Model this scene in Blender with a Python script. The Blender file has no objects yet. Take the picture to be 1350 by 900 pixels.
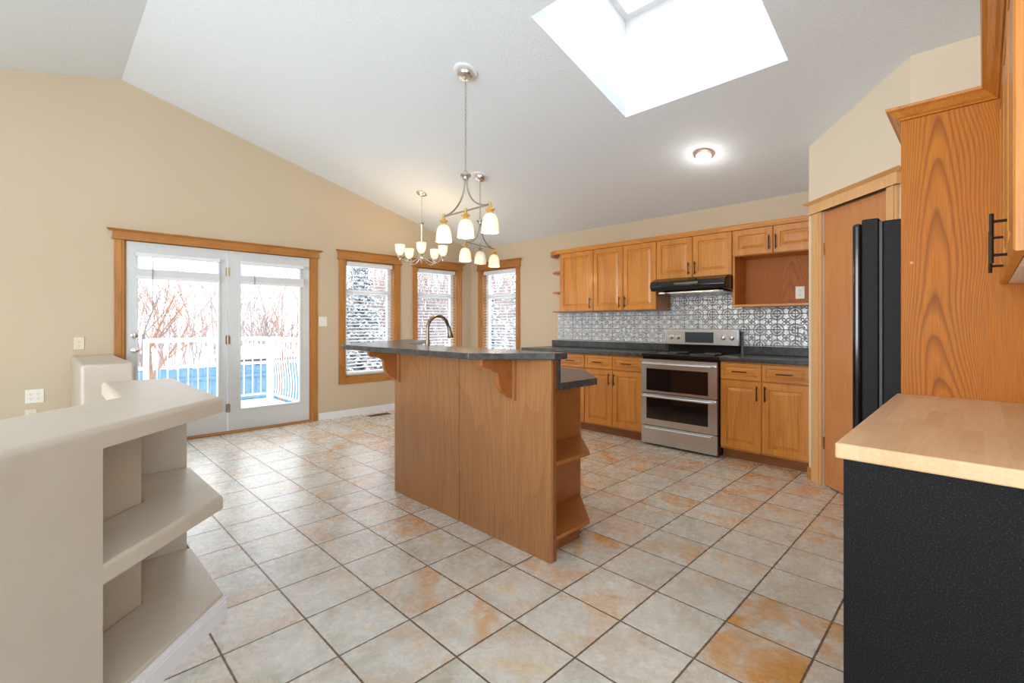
import bpy, bmesh, math, random
from mathutils import Vector, Matrix
R = math.radians
S2 = math.sqrt(0.5)
sc = bpy.context.scene
COL = sc.collection
random.seed(7)

# ------------------------------------------------------------------ camera
cam = bpy.data.cameras.new('camera')
cam_o = bpy.data.objects.new('camera', cam); COL.objects.link(cam_o)
cam_o.location = (0, 0, 1.22)
cam_o.rotation_euler = (R(90), 0, R(-45))
cam.sensor_width = 36.0
cam.lens = 622 / 1350 * 36.0
cam.shift_y = -23 / 1350
cam.clip_start = 0.02
cam.clip_end = 300
sc.camera = cam_o

# ------------------------------------------------------------------ world daylight, added fill lights, exposure
WORLD_STRENGTH = 3.3
FILL_REAR = 75      # strength of the added fill lights, rear and left
FILL_LEFT = 185
EXPOSURE = 0.07
LAMP = 1.0
w = bpy.data.worlds.new('overcast_sky'); sc.world = w
w.use_nodes = True
bg = w.node_tree.nodes['Background']
bg.inputs[0].default_value = (0.90, 0.95, 1.0, 1)
bg.inputs[1].default_value = WORLD_STRENGTH
vs = sc.view_settings
vs.view_transform = 'Standard'; vs.look = 'None'; vs.gamma = 1; vs.exposure = EXPOSURE
vs.use_curve_mapping = False
sc.cycles.max_bounces = 10
sc.cycles.diffuse_bounces = 5
sc.cycles.transparent_max_bounces = 16
sc.cycles.sample_clamp_indirect = 8
sc.cycles.caustics_reflective = False
sc.cycles.caustics_refractive = False


def area(name, loc, rot, sx, sy, power, col=(1, 1, 1), portal=False):
    l = bpy.data.lights.new(name, 'AREA'); l.shape = 'RECTANGLE'; l.size = sx; l.size_y = sy
    l.energy = power; l.color = col
    if portal: l.cycles.is_portal = True
    o = bpy.data.objects.new(name, l); COL.objects.link(o)
    o.location = loc; o.rotation_euler = rot
    return o


# unseen fill lights added to brighten the room, outside openings in wall_rear and wall_far_left
area('window_daylight_rear', (-1.2, -3.16, 1.5), (R(128), 0, R(0)), 3.0, 1.9, FILL_REAR, (0.94, 0.97, 1.0))
area('window_daylight_left', (-4.02, 1.4, 1.5), (R(112), 0, R(-90)), 3.0, 1.9, FILL_LEFT, (0.94, 0.97, 1.0))
area('portal_door', (1.49, 6.13, 1.05), (R(-90), 0, 0), 1.7, 1.95, 1, portal=True)
area('portal_window', (3.78, 6.13, 1.29), (R(-90), 0, 0), 1.9, 1.6, 1, portal=True)
area('portal_window', (5.17, 5.295, 1.29), (R(90), 0, R(90)), 0.8, 1.6, 1, portal=True)
area('portal_skylight', (2.77, 1.45, 3.96), (0, R(14.7), 0), 1.3, 1.3, 1, portal=True)


# ------------------------------------------------------------------ material helpers
class NT:
    def __init__(self, name):
        self.m = bpy.data.materials.new(name); self.m.use_nodes = True
        self.t = self.m.node_tree; self.n = self.t.nodes; self.l = self.t.links
        self.b = self.n['Principled BSDF']; self.out = self.n['Material Output']
    def node(self, typ, **kw):
        x = self.n.new(typ)
        for k, v in kw.items(): setattr(x, k, v)
        return x
    def link(self, a, b): self.l.new(a, b)
    def coord(self, which='Object'):
        return self.node('ShaderNodeTexCoord').outputs[which]
    def mapping(self, vec, scale=(1, 1, 1), loc=(0, 0, 0), rot=(0, 0, 0)):
        x = self.node('ShaderNodeMapping'); self.link(vec, x.inputs[0])
        x.inputs['Scale'].default_value = scale; x.inputs['Location'].default_value = loc
        x.inputs['Rotation'].default_value = rot
        return x.outputs[0]
    def noise(self, vec, scale=5, detail=4, rough=.55, dist=0, out=0):
        x = self.node('ShaderNodeTexNoise'); self.link(vec, x.inputs['Vector'])
        x.inputs['Scale'].default_value = scale; x.inputs['Detail'].default_value = detail
        x.inputs['Roughness'].default_value = rough; x.inputs['Distortion'].default_value = dist
        return x.outputs[out]
    def math(self, op, a, b=None, c=None, clamp=False):
        x = self.node('ShaderNodeMath', operation=op); x.use_clamp = clamp
        for i, v in enumerate((a, b, c)):
            if v is None: continue
            if isinstance(v, (int, float)): x.inputs[i].default_value = v
            else: self.link(v, x.inputs[i])
        return x.outputs[0]
    def ramp(self, fac, stops):
        x = self.node('ShaderNodeValToRGB'); self.link(fac, x.inputs[0])
        e = x.color_ramp.elements
        while len(e) < len(stops): e.new(0.5)
        for i, (p, c) in enumerate(stops):
            e[i].position = p; e[i].color = (*c, 1) if len(c) == 3 else c
        return x.outputs[0]
    def mix(self, fac, a, b, mode='MIX'):
        x = self.node('ShaderNodeMix', data_type='RGBA', blend_type=mode)
        for s, v in ((x.inputs[0], fac), (x.inputs[6], a), (x.inputs[7], b)):
            if isinstance(v, (int, float)): s.default_value = v
            elif isinstance(v, tuple): s.default_value = (*v, 1)
            else: self.link(v, s)
        return x.outputs[2]
    def bump(self, h, strength=.3, dist=.01):
        x = self.node('ShaderNodeBump'); self.link(h, x.inputs['Height'])
        x.inputs['Strength'].default_value = strength; x.inputs['Distance'].default_value = dist
        self.link(x.outputs[0], self.b.inputs['Normal'])
    def set(self, color=None, rough=None, metal=None, spec=None, coat=None):
        b = self.b
        if color is not None:
            if isinstance(color, tuple): b.inputs['Base Color'].default_value = (*color, 1)
            else: self.link(color, b.inputs['Base Color'])
        if rough is not None:
            if isinstance(rough, (int, float)): b.inputs['Roughness'].default_value = rough
            else: self.link(rough, b.inputs['Roughness'])
        if metal is not None: b.inputs['Metallic'].default_value = metal
        if spec is not None: b.inputs['Specular IOR Level'].default_value = spec
        if coat is not None:
            b.inputs['Coat Weight'].default_value = coat; b.inputs['Coat Roughness'].default_value = .15
        return self.m
    def emit(self, col, s):
        self.b.inputs['Emission Color'].default_value = (*col, 1); self.b.inputs['Emission Strength'].default_value = s
        return self.m


def srgb(r, g, b):
    f = lambda c: (c / 255 / 12.92) if c / 255 <= .04045 else ((c / 255 + .055) / 1.055) ** 2.4
    return (f(r), f(g), f(b))


def plain(name, color, rough=.5, metal=0.0, noise=.04, nscale=30, bump=0.0, spec=None, coat=None):
    t = NT(name)
    n = t.noise(t.coord(), nscale, 3)
    lo = tuple(max(0, c * (1 - noise)) for c in color); hi = tuple(min(1, c * (1 + noise)) for c in color)
    t.set(t.ramp(n, [(.3, lo), (.7, hi)]), rough, metal, spec, coat)
    if bump: t.bump(n, bump, .004)
    return t.m


def wood(name, base, dark, light, axis='z', rings=14, contrast=.55, rough=.38, pores=.35, seed=0, wide=1.6):
    """plain-sawn oak: contour lines of a smooth stretched noise give cathedral grain, fine pores on top"""
    t = NT(name); c = t.coord()
    long, across = .22, wide
    sca = {'z': (across, across, long), 'x': (long, across, across), 'y': (across, long, across)}[axis]
    fine = {'z': (90, 90, 2.6), 'x': (2.6, 90, 90), 'y': (90, 2.6, 90)}[axis]
    v = t.mapping(c, sca, (seed * 3.1, seed * 1.7, seed * .9))
    big = t.noise(v, 1.6, 1.5, .45, .15)
    fr = t.math('FRACT', t.math('MULTIPLY', big, rings))
    line = t.math('POWER', fr, 2.2)
    por = t.noise(t.mapping(c, fine), 1.6, 3, .6)
    tone = t.noise(t.mapping(c, (1.2, 1.2, 1.2), (seed, 0, 0)), 1.5, 2)
    col = t.mix(t.math('MULTIPLY', line, contrast, clamp=True), base, dark)
    col = t.mix(t.math('MULTIPLY', t.ramp(tone, [(.35, (0, 0, 0)), (.7, (1, 1, 1))]), .45), col, light)
    pm = t.ramp(por, [(.36, (1, 1, 1)), (.55, (0, 0, 0))])
    col = t.mix(t.math('MULTIPLY', pm, pores), col, dark)
    t.set(col, rough, coat=.15)
    t.bump(por, .08, .002)
    return t.m


def cathedral(name, base, dark, light, yc, A=210, B=6.0, contrast=.8):
    t = NT(name); c = t.coord(); sp = t.node('ShaderNodeSeparateXYZ'); t.link(c, sp.inputs[0])
    wob = t.noise(t.mapping(c, (1.6, 1.6, .6)), 2.0, 1, .4)
    a = t.math('ADD', t.math('SUBTRACT', sp.outputs[1], yc), t.math('MULTIPLY', t.math('SUBTRACT', wob, .5), .16))
    f = t.math('ADD', t.math('MULTIPLY', t.math('MULTIPLY', a, a), A), t.math('MULTIPLY', sp.outputs[2], B))
    f = t.math('ADD', f, t.math('MULTIPLY', t.noise(t.mapping(c, (3.5, 3.5, 1.1), (3, 1, 2)), 1.5, 1.5, .45), 3.2))
    fr = t.math('FRACT', f)
    line = t.ramp(fr, [(.0, (1, 1, 1)), (.12, (.25, .25, .25)), (.55, (0, 0, 0)), (.9, (.7, .7, .7)), (1, (1, 1, 1))])
    far = t.math('SUBTRACT', 1, t.math('MULTIPLY', t.math('ABSOLUTE', a), 1.6), clamp=True)
    por = t.noise(t.mapping(c, (150, 150, 4)), 1.6, 3, .6)
    pm = t.ramp(por, [(.36, (1, 1, 1)), (.56, (0, 0, 0))])
    col = t.mix(t.math('MULTIPLY', line, t.math('MULTIPLY', far, contrast)), base, dark)
    col = t.mix(t.math('MULTIPLY', pm, .38), col, dark)
    col = t.mix(t.math('MULTIPLY', t.noise(c, 2.0, 2), .35), col, light)
    t.set(col, .5, spec=.25); t.bump(por, .08, .002)
    return t.m


M = {}
OAK_B, OAK_D, OAK_L = srgb(206, 134, 52), srgb(146, 80, 24), srgb(218, 150, 66)
M['oak'] = wood('honey_oak', OAK_B, OAK_D, OAK_L, 'z', 9, .42, .36, .38, 1)
M['oak_y'] = wood('honey_oak_horizontal', OAK_B, OAK_D, OAK_L, 'y', 9, .42, .36, .38, 2)
M['oak_x'] = wood('honey_oak_lengthwise', OAK_B, OAK_D, OAK_L, 'x', 9, .42, .36, .38, 3)
M['oak_dark_y'] = wood('toe_kick_oak', srgb(142, 84, 38), srgb(96, 50, 20), srgb(160, 98, 48), 'y', 10, .55, .45, .3, 4)
M['oak_panel'] = wood('cathedral_oak_panel', srgb(200, 128, 62), srgb(140, 78, 28), srgb(212, 142, 74), 'z', 13, .85, .42, .45, 2.6, 1.35)
M['oak_panel'] = cathedral('cathedral_oak_panel', srgb(200, 122, 34), srgb(128, 66, 12), srgb(208, 134, 44), .12, 560, 5.0, .95)
M['oak_niche'] = cathedral('niche_oak_panel', srgb(180, 108, 50), srgb(130, 70, 28), srgb(194, 122, 62), -.05, 300, 7, .7)
M['oak_inner'] = wood('oak_cabinet_interior', srgb(190, 120, 66), srgb(140, 78, 34), srgb(204, 136, 80), 'z', 10, .5, .5, .35, 8)
M['island'] = wood('island_oak_veneer', srgb(172, 120, 74), srgb(136, 86, 48), srgb(182, 130, 84), 'z', 12, .42, .42, .45, 12, 1.9)
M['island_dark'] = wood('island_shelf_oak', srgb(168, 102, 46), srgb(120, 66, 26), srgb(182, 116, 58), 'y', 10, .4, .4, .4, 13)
M['trim'] = wood('oak_trim_vertical', srgb(186, 124, 56), srgb(130, 76, 26), srgb(200, 142, 72), 'z', 10, .4, .4, .4, 5)
M['trim_x'] = wood('oak_trim_x', srgb(186, 124, 56), srgb(130, 76, 26), srgb(200, 142, 72), 'x', 10, .4, .4, .4, 6)
M['trim_y'] = wood('oak_trim_y', srgb(180, 116, 58), srgb(132, 76, 32), srgb(194, 132, 72), 'y', 10, .4, .4, .4, 7)
M['pantry'] = wood('pantry_door_oak', srgb(206, 138, 80), srgb(178, 108, 54), srgb(214, 150, 92), 'z', 10, .35, .32, .3, 10)
M['pale_oak'] = wood('pale_oak_casing', srgb(228, 178, 120), srgb(200, 144, 86), srgb(234, 190, 136), 'z', 9, .35, .4, .3, 11)

# walls and ceiling
t = NT('tan_wall_paint'); n = t.noise(t.coord(), 160, 2)
t.set(t.ramp(t.noise(t.coord(), .8, 2), [(.3, srgb(201, 184, 158)), (.7, srgb(205, 189, 164))]), .62); t.bump(n, .05, .002); M['wall'] = t.m
t = NT('cream_wall_paint'); n = t.noise(t.coord(), 160, 2)
t.set(t.ramp(t.noise(t.coord(), .8, 2), [(.3, srgb(226, 212, 188)), (.7, srgb(230, 217, 194))]), .62); t.bump(n, .05, .002); M['cream'] = t.m
t = NT('textured_white_ceiling'); n = t.noise(t.coord(), 75, 4, .7)
t.set(t.ramp(n, [(.35, srgb(230, 240, 249)), (.65, srgb(238, 246, 253))]), .8); t.bump(n, .35, .009); M['ceiling'] = t.m
M['white'] = plain('white_shaft_paint', (.86, .87, .88), .6, noise=.01)
t = NT('smooth_plaster'); n = t.noise(t.coord(), 6, 3)
t.set(t.ramp(n, [(.3, srgb(194, 185, 171)), (.7, srgb(200, 192, 179))]), .42); t.bump(n, .05, .01); M['plaster'] = t.m
M['base_white'] = plain('white_baseboard_paint', srgb(232, 234, 240), .4, noise=.01)
M['door_white'] = plain('white_door_paint', srgb(214, 219, 222), .4, noise=.01)
M['vinyl'] = plain('white_vinyl', srgb(236, 238, 238), .35, noise=.01)
M['blind'] = plain('white_blind_slat', srgb(232, 236, 240), .5, noise=.01)
M['plate'] = plain('white_plastic_plate', srgb(238, 236, 228), .35, noise=.01)
M['ivory'] = plain('ivory_plastic_plate', srgb(228, 218, 196), .35, noise=.01)
M['slot'] = plain('dark_slot', (.09, .085, .08), .6)
M['slot_grey'] = plain('grey_slot', (.30, .29, .28), .6)

# laminate
t = NT('dark_slate_laminate'); c = t.coord()
a = t.noise(c, 16, 6, .7); b = t.noise(c, 90, 3, .7)
col = t.ramp(a, [(.3, srgb(36, 38, 41)), (.5, srgb(56, 58, 61)), (.70, srgb(84, 82, 78))])
col = t.mix(t.math('MULTIPLY', t.ramp(b, [(.45, (0, 0, 0)), (.65, (1, 1, 1))]), .3), col, srgb(96, 93, 88))
t.set(col, .25); M['laminate'] = t.m

t = NT('maple_butcher_block'); c = t.coord()
br = t.node('ShaderNodeTexBrick'); t.link(t.mapping(c, (1, 1, 1), rot=(0, 0, 0)), br.inputs['Vector'])
br.offset = .37; br.inputs['Scale'].default_value = 1; br.inputs['Mortar Size'].default_value = 0
br.inputs['Brick Width'].default_value = .34; br.inputs['Row Height'].default_value = .045
br.inputs['Color1'].default_value = (*srgb(208, 164, 118), 1); br.inputs['Color2'].default_value = (*srgb(228, 190, 150), 1)
br.inputs['Mortar'].default_value = (*srgb(200, 160, 118), 1)
nz = t.noise(t.mapping(c, (4, 60, 60)), 2, 3)
t.set(t.mix(.3, br.outputs[0], t.ramp(nz, [(.3, srgb(204, 164, 122)), (.7, srgb(232, 198, 160))])), .38); M['butcher'] = t.m
t = NT('black_speckled_laminate'); n = t.noise(t.coord(), 260, 2, .8)
t.set(t.ramp(n, [(.45, (.004, .0045, .0052)), (.62, (.012, .013, .015)), (.74, (.05, .053, .057))]), .5); t.bump(n, .3, .002); t.set(spec=.15); M['black_panel'] = t.m
t = NT('black_textured_enamel'); n = t.noise(t.coord(), 320, 2, .7)
t.set(t.ramp(n, [(.4, (.004, .004, .0045)), (.7, (.016, .016, .017))]), .38, spec=.22); t.bump(n, .5, .003); M['fridge'] = t.m
M['black_gloss'] = plain('black_gloss', (.008, .008, .009), .12, noise=.1)
M['black_glass'] = plain('black_oven_glass', (.006, .006, .007), .06, noise=.1, spec=.7)
M['black_handle'] = plain('oil_rubbed_handle', (.022, .018, .016), .36, metal=.6, noise=.2)
t = NT('brushed_stainless'); n = t.noise(t.mapping(t.coord(), (400, 3, 400)), 1, 2)
t.set(t.ramp(n, [(.3, (.66, .69, .72)), (.7, (.76, .79, .82))]), .27, 1.0); t.bump(n, .04, .001); M['steel'] = t.m
M['nickel'] = plain('brushed_nickel', (.46, .42, .38), .3, metal=1)
M['bright_nickel'] = plain('bright_nickel', (.72, .70, .66), .22, metal=1)
M['brass_glow'] = plain('warm_brass', (.75, .52, .18), .3, metal=.8)  # warm lamp glow put into the metal colour of lit shade holders
M['brass'] = plain('brass', (.72, .55, .25), .25, metal=1)
M['bronze'] = plain('brushed_bronze', (.27, .21, .15), .3, metal=1)
M['chrome'] = plain('chrome', (.8, .8, .8), .12, metal=1)
M['vent'] = plain('brown_vent_metal', srgb(120, 92, 58), .45, metal=.3)
M['display'] = plain('grey_blue_display', srgb(64, 72, 80), .2)
M['copper'] = plain('copper_ring', srgb(190, 150, 136), .4, metal=.4)

# glass: transparent with fresnel reflection
t = NT('window_glass'); t.n.remove(t.b)
tr = t.node('ShaderNodeBsdfTransparent'); gl = t.node('ShaderNodeBsdfGlossy'); gl.inputs['Roughness'].default_value = .02
lw = t.node('ShaderNodeLayerWeight'); fz = t.math('ADD', t.math('MULTIPLY', t.math('POWER', lw.outputs['Facing'], 4.0), .5), .035, clamp=True)
mx = t.node('ShaderNodeMixShader'); t.link(fz, mx.inputs[0]); t.link(tr.outputs[0], mx.inputs[1]); t.link(gl.outputs[0], mx.inputs[2])
t.link(mx.outputs[0], t.out.inputs[0]); M['glass'] = t.m


def lampglass(name, col, s):
    t = NT(name)
    t.set((.72, .67, .56), .35); t.emit(col, s)
    # brighter where the bulb sits inside (bulb glow through milk glass, in the lamp's own coordinates)
    g = t.coord('Generated'); sx = t.node('ShaderNodeSeparateXYZ'); t.link(g, sx.inputs[0])
    d = t.math('ABSOLUTE', t.math('SUBTRACT', sx.outputs[2], .42))
    f = t.math('SUBTRACT', 1.25, t.math('MULTIPLY', d, 1.0))
    t.link(t.math('MULTIPLY', f, s), t.b.inputs['Emission Strength'])
    return t.m


M['shade'] = lampglass('lit_milk_glass', (1.0, .80, .46), .62 * LAMP)
M['shade_dim'] = lampglass('unlit_milk_glass', (1.0, .86, .68), .30 * LAMP)  # weak glow added by emission; this shade holds no bulb
M['shade_up'] = lampglass('lit_cup_glass', (1.0, .85, .56), .72 * LAMP)
t = NT('lit_dome_glass'); t.set((.9, .9, .88), .4); t.emit((1.0, .97, .92), 3.2); M['dome'] = t.m

# outdoor
M['snow'] = plain('snow', (.86, .89, .93), .8, noise=.04, nscale=3)
M['rail_white'] = plain('white_metal_railing', (.80, .83, .86), .4, noise=.01)
M['blue_fence'] = plain('blue_fence_board', srgb(104, 144, 170), .7, noise=.15, nscale=6)
M['bark'] = plain('orange_brown_bark', srgb(154, 116, 94), .85, noise=.25, nscale=8)
M['bark_grey'] = plain('grey_bark', srgb(128, 120, 120), .85, noise=.25, nscale=8)
t = NT('snowy_spruce'); gm = t.node('ShaderNodeNewGeometry'); sp = t.node('ShaderNodeSeparateXYZ'); t.link(gm.outputs['True Normal'], sp.inputs[0])
sn = t.noise(t.coord(), 2.5, 3)
f = t.ramp(t.math('ADD', sp.outputs[2], t.math('MULTIPLY', sn, .8)), [(.80, (0, 0, 0)), (1.0, (1, 1, 1))])
t.set(t.mix(f, srgb(70, 84, 86), (.7, .75, .8)), .8); M['spruce'] = t.m
M['thicket'] = plain('pinkish_twigs', srgb(180, 163, 160), .85, noise=.3, nscale=2)
M['siding'] = plain('pale_siding', srgb(160, 160, 162), .7)
M['shed_window'] = plain('dark_window_glass', srgb(60, 66, 72), .2)
M['roof_snow'] = plain('snowy_roof', (.85, .88, .92), .8)

# floor tiles
TX, TY, SX, SY = 1.384, 1.058, .3037, .3094
t = NT('slate_look_floor_tile'); c = t.coord()
sep = t.node('ShaderNodeSeparateXYZ'); t.link(c, sep.inputs[0])
u = t.math('DIVIDE', t.math('SUBTRACT', sep.outputs[0], TX), SX)
v = t.math('DIVIDE', t.math('SUBTRACT', sep.outputs[1], TY), SY)
fu, fv = t.math('FRACT', u), t.math('FRACT', v)
du = t.math('MINIMUM', fu, t.math('SUBTRACT', 1, fu)); dv = t.math('MINIMUM', fv, t.math('SUBTRACT', 1, fv))
edge = t.math('MINIMUM', du, dv)
wob = t.noise(c, 25, 2)
edge = t.math('ADD', edge, t.math('MULTIPLY', t.math('SUBTRACT', wob, .5), .006))
grout = t.ramp(edge, [(.009, (1, 1, 1)), (.015, (0, 0, 0))])
cell = t.node('ShaderNodeCombineXYZ'); t.link(t.math('FLOOR', u), cell.inputs[0]); t.link(t.math('FLOOR', v), cell.inputs[1])
wn = t.node('ShaderNodeTexWhiteNoise'); wn.noise_dimensions = '3D'; t.link(cell.outputs[0], wn.inputs[0])
off = t.node('ShaderNodeVectorMath', operation='SCALE'); t.link(wn.outputs['Color'], off.inputs[0]); off.inputs['Scale'].default_value = 40
vv = t.node('ShaderNodeVectorMath', operation='ADD'); t.link(c, vv.inputs[0]); t.link(off.outputs[0], vv.inputs[1])
vec = vv.outputs[0]
cloud = t.noise(vec, 3.8, 3.5, .55, .7)
rust = t.noise(t.mapping(vec, (1, 1, 1), (5, 3, 9)), 3.6, 3, .55, .8)
fine = t.noise(vec, 26, 6, .7)
base = t.ramp(cloud, [(.28, srgb(186, 182, 170)), (.43, srgb(206, 208, 204)), (.58, srgb(222, 225, 224)), (.75, srgb(220, 204, 174))])
rmask = t.ramp(rust, [(.45, (0, 0, 0)), (.68, (1, 1, 1))])
xfall = t.ramp(t.math('ADD', t.math('MULTIPLY', sep.outputs[0], .22), t.math('MULTIPLY', sep.outputs[1], -.05)), [(.02, (.3, .3, .3)), (.5, (1, 1, 1))])  # more rust and cream toward the kitchen, partly warm light painted in
rm = t.math('MULTIPLY', t.math('MULTIPLY', rmask, wn.outputs['Value']), t.math('MULTIPLY', xfall, 1.35), clamp=True)
col = t.mix(rm, t.mix(t.math('MULTIPLY', xfall, .32), base, srgb(222, 196, 152)), srgb(214, 150, 74))
col = t.mix(t.math('MULTIPLY', t.ramp(fine, [(.40, (1, 1, 1)), (.62, (0, 0, 0))]), .09), col, srgb(150, 132, 110))
col = t.mix(grout, col, srgb(104, 84, 66))
t.set(col, t.ramp(fine, [(.3, (.20, .20, .20)), (.7, (.34, .34, .34))]), spec=.8)
h = t.math('SUBTRACT', t.math('ADD', t.math('MULTIPLY', fine, .45), t.math('MULTIPLY', t.noise(vec, 9, 4, .6, 1.2), .8)), t.math('MULTIPLY', grout, 1.2))
t.bump(h, .42, .007)
M['tile'] = t.m

# pressed-tin backsplash (in the y-z plane)
t = NT('pressed_tin'); c = t.coord(); sep = t.node('ShaderNodeSeparateXYZ'); t.link(c, sep.inputs[0])
TS = .1535
fu = t.math('FRACT', t.math('DIVIDE', t.math('SUBTRACT', sep.outputs[1], .94), TS))
fv = t.math('FRACT', t.math('DIVIDE', t.math('SUBTRACT', sep.outputs[2], 1.012), TS))
cu, cv = t.math('SUBTRACT', fu, .5), t.math('SUBTRACT', fv, .5)
def hyp(a, b): return t.math('SQRT', t.math('ADD', t.math('MULTIPLY', a, a), t.math('MULTIPLY', b, b)))
def ridge(x, at, wd): return t.math('SUBTRACT', 1, t.math('DIVIDE', t.math('ABSOLUTE', t.math('SUBTRACT', x, at)), wd), clamp=True)
au, av = t.math('ABSOLUTE', cu), t.math('ABSOLUTE', cv)
rc = hyp(cu, cv)
rk = hyp(t.math('SUBTRACT', au, .5), t.math('SUBTRACT', av, .5))
ang = t.math('ARCTAN2', cv, cu)
pet = t.math('MULTIPLY', t.math('ABSOLUTE', t.math('SINE', t.math('MULTIPLY', ang, 2.0))), .2)
hgt = t.math('ADD', ridge(rk, .36, .05), ridge(rc, .055, .05))
hgt = t.math('ADD', hgt, ridge(t.math('SUBTRACT', rc, pet), .06, .05))
hgt = t.math('ADD', hgt, ridge(rk, .2, .06))
hgt = t.math('ADD', hgt, t.math('MULTIPLY', ridge(t.math('MAXIMUM', au, av), .5, .03), 1.4))
hgt = t.math('ADD', hgt, t.math('MULTIPLY', t.noise(c, 55, 3), .8))
t.set(t.ramp(t.noise(c, 9, 3), [(.3, (.56, .58, .61)), (.7, (.70, .73, .76))]), .40, .6)
t.bump(hgt, .9, .0048); M['tin'] = t.m


# ------------------------------------------------------------------ geometry helpers
I4 = Matrix.Identity(4)


def frame(o, ux, n):
    """local a along ux, b up, c along outward normal n"""
    ux = Vector((*ux, 0)).normalized(); n = Vector((*n, 0)).normalized()
    m = Matrix((ux, Vector((0, 0, 1)), n)).transposed().to_4x4()
    m.translation = Vector(o); return m


def box(bm, x0, x1, y0, y1, z0, z1, m=I4):
    vs_ = [bm.verts.new(m @ Vector(p)) for p in [(x0, y0, z0), (x1, y0, z0), (x1, y1, z0), (x0, y1, z0), (x0, y0, z1), (x1, y0, z1), (x1, y1, z1), (x0, y1, z1)]]
    for f in [(0, 3, 2, 1), (4, 5, 6, 7), (0, 1, 5, 4), (1, 2, 6, 5), (2, 3, 7, 6), (3, 0, 4, 7)]:
        bm.faces.new([vs_[i] for i in f])


def prism(bm, pts, z0, z1, m=I4):
    """2D outline extruded between z0 and z1; z1 may be a function of (x, y)"""
    top = z1 if callable(z1) else (lambda x, y: z1)
    bot = z0 if callable(z0) else (lambda x, y: z0)
    a = [bm.verts.new(m @ Vector((x, y, bot(x, y)))) for x, y in pts]
    b = [bm.verts.new(m @ Vector((x, y, top(x, y)))) for x, y in pts]
    n = len(pts)
    bm.faces.new(a[::-1]); bm.faces.new(b)
    for i in range(n): bm.faces.new([a[i], a[(i + 1) % n], b[(i + 1) % n], b[i]])


def inset(pts, d):
    """miter inset of a closed outline by d (d > 0 goes inward)"""
    n = len(pts); area_ = sum(pts[i][0] * pts[(i + 1) % n][1] - pts[(i + 1) % n][0] * pts[i][1] for i in range(n))
    sg = 1 if area_ > 0 else -1; out = []
    for i in range(n):
        p0, p1, p2 = Vector(pts[i - 1]), Vector(pts[i]), Vector(pts[(i + 1) % n])
        a, b_ = (p1 - p0).normalized(), (p2 - p1).normalized()
        na, nb = Vector((-a.y, a.x)) * sg, Vector((-b_.y, b_.x)) * sg
        m_ = (na + nb).normalized(); k = d / max(.35, m_.dot(na)); out.append((p1.x + m_.x * k, p1.y + m_.y * k))
    return out


def prism_round(bm, pts, z0, z1, r, rb=0.0, seg=5):
    """slab with a rounded upper edge (radius r) and a small rounded lower edge (rb)"""
    lev = []
    if rb:
        for k in range(seg): a = R(90 * k / seg); lev.append((rb * (1 - math.sin(a)), z0 + rb * (1 - math.cos(a))))
        lev.append((0, z0 + rb))
    else: lev.append((0, z0))
    for k in range(seg + 1): a = R(90 * k / seg); lev.append((r * (1 - math.cos(a)), z1 - r + r * math.sin(a)))
    rings = [[bm.verts.new((x, y, z)) for x, y in inset(pts, d)] for d, z in lev]
    n = len(pts)
    for A, B in zip(rings, rings[1:]):
        for k in range(n): bm.faces.new([A[k], A[(k + 1) % n], B[(k + 1) % n], B[k]])
    bm.faces.new(rings[0][::-1]); bm.faces.new(rings[-1])


def tube(bm, pts, r, seg=10, m=I4, closed=False):
    pts = [Vector(p) for p in pts]; n = len(pts)
    rr = r if isinstance(r, (list, tuple)) else [r] * n
    rings = []; prev = None
    for i, p in enumerate(pts):
        if closed: d = pts[(i + 1) % n] - pts[i - 1]
        else: d = pts[min(i + 1, n - 1)] - pts[max(i - 1, 0)]
        d.normalize()
        if prev is None:
            s = d.cross(Vector((0, 0, 1)))
            if s.length < .05: s = d.cross(Vector((1, 0, 0)))
        else:
            s = prev - d * prev.dot(d)
        s.normalize(); prev = s; t_ = d.cross(s)
        rings.append([bm.verts.new(m @ (p + (s * math.cos(2 * math.pi * k / seg) + t_ * math.sin(2 * math.pi * k / seg)) * rr[i])) for k in range(seg)])
    rng = range(n if closed else n - 1)
    for i in rng:
        A, B = rings[i], rings[(i + 1) % n]
        for k in range(seg): bm.faces.new([A[k], A[(k + 1) % seg], B[(k + 1) % seg], B[k]])
    if not closed:
        bm.faces.new(rings[0][::-1]); bm.faces.new(rings[-1])


def lathe(bm, prof, c=(0, 0, 0), seg=28, m=I4, cap=True):
    rings = [[bm.verts.new(m @ (Vector(c) + Vector((r * math.cos(2 * math.pi * k / seg), r * math.sin(2 * math.pi * k / seg), z)))) for k in range(seg)] for r, z in prof]
    for A, B in zip(rings, rings[1:]):
        for k in range(seg): bm.faces.new([A[k], A[(k + 1) % seg], B[(k + 1) % seg], B[k]])
    if cap:
        bm.faces.new(rings[0][::-1]); bm.faces.new(rings[-1])


def arc(c, r, a0, a1, n=10):
    return [(c[0] + r * math.cos(R(a0 + (a1 - a0) * i / n)), c[1] + r * math.sin(R(a0 + (a1 - a0) * i / n))) for i in range(n + 1)]


def BM(): return bmesh.new()


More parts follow.
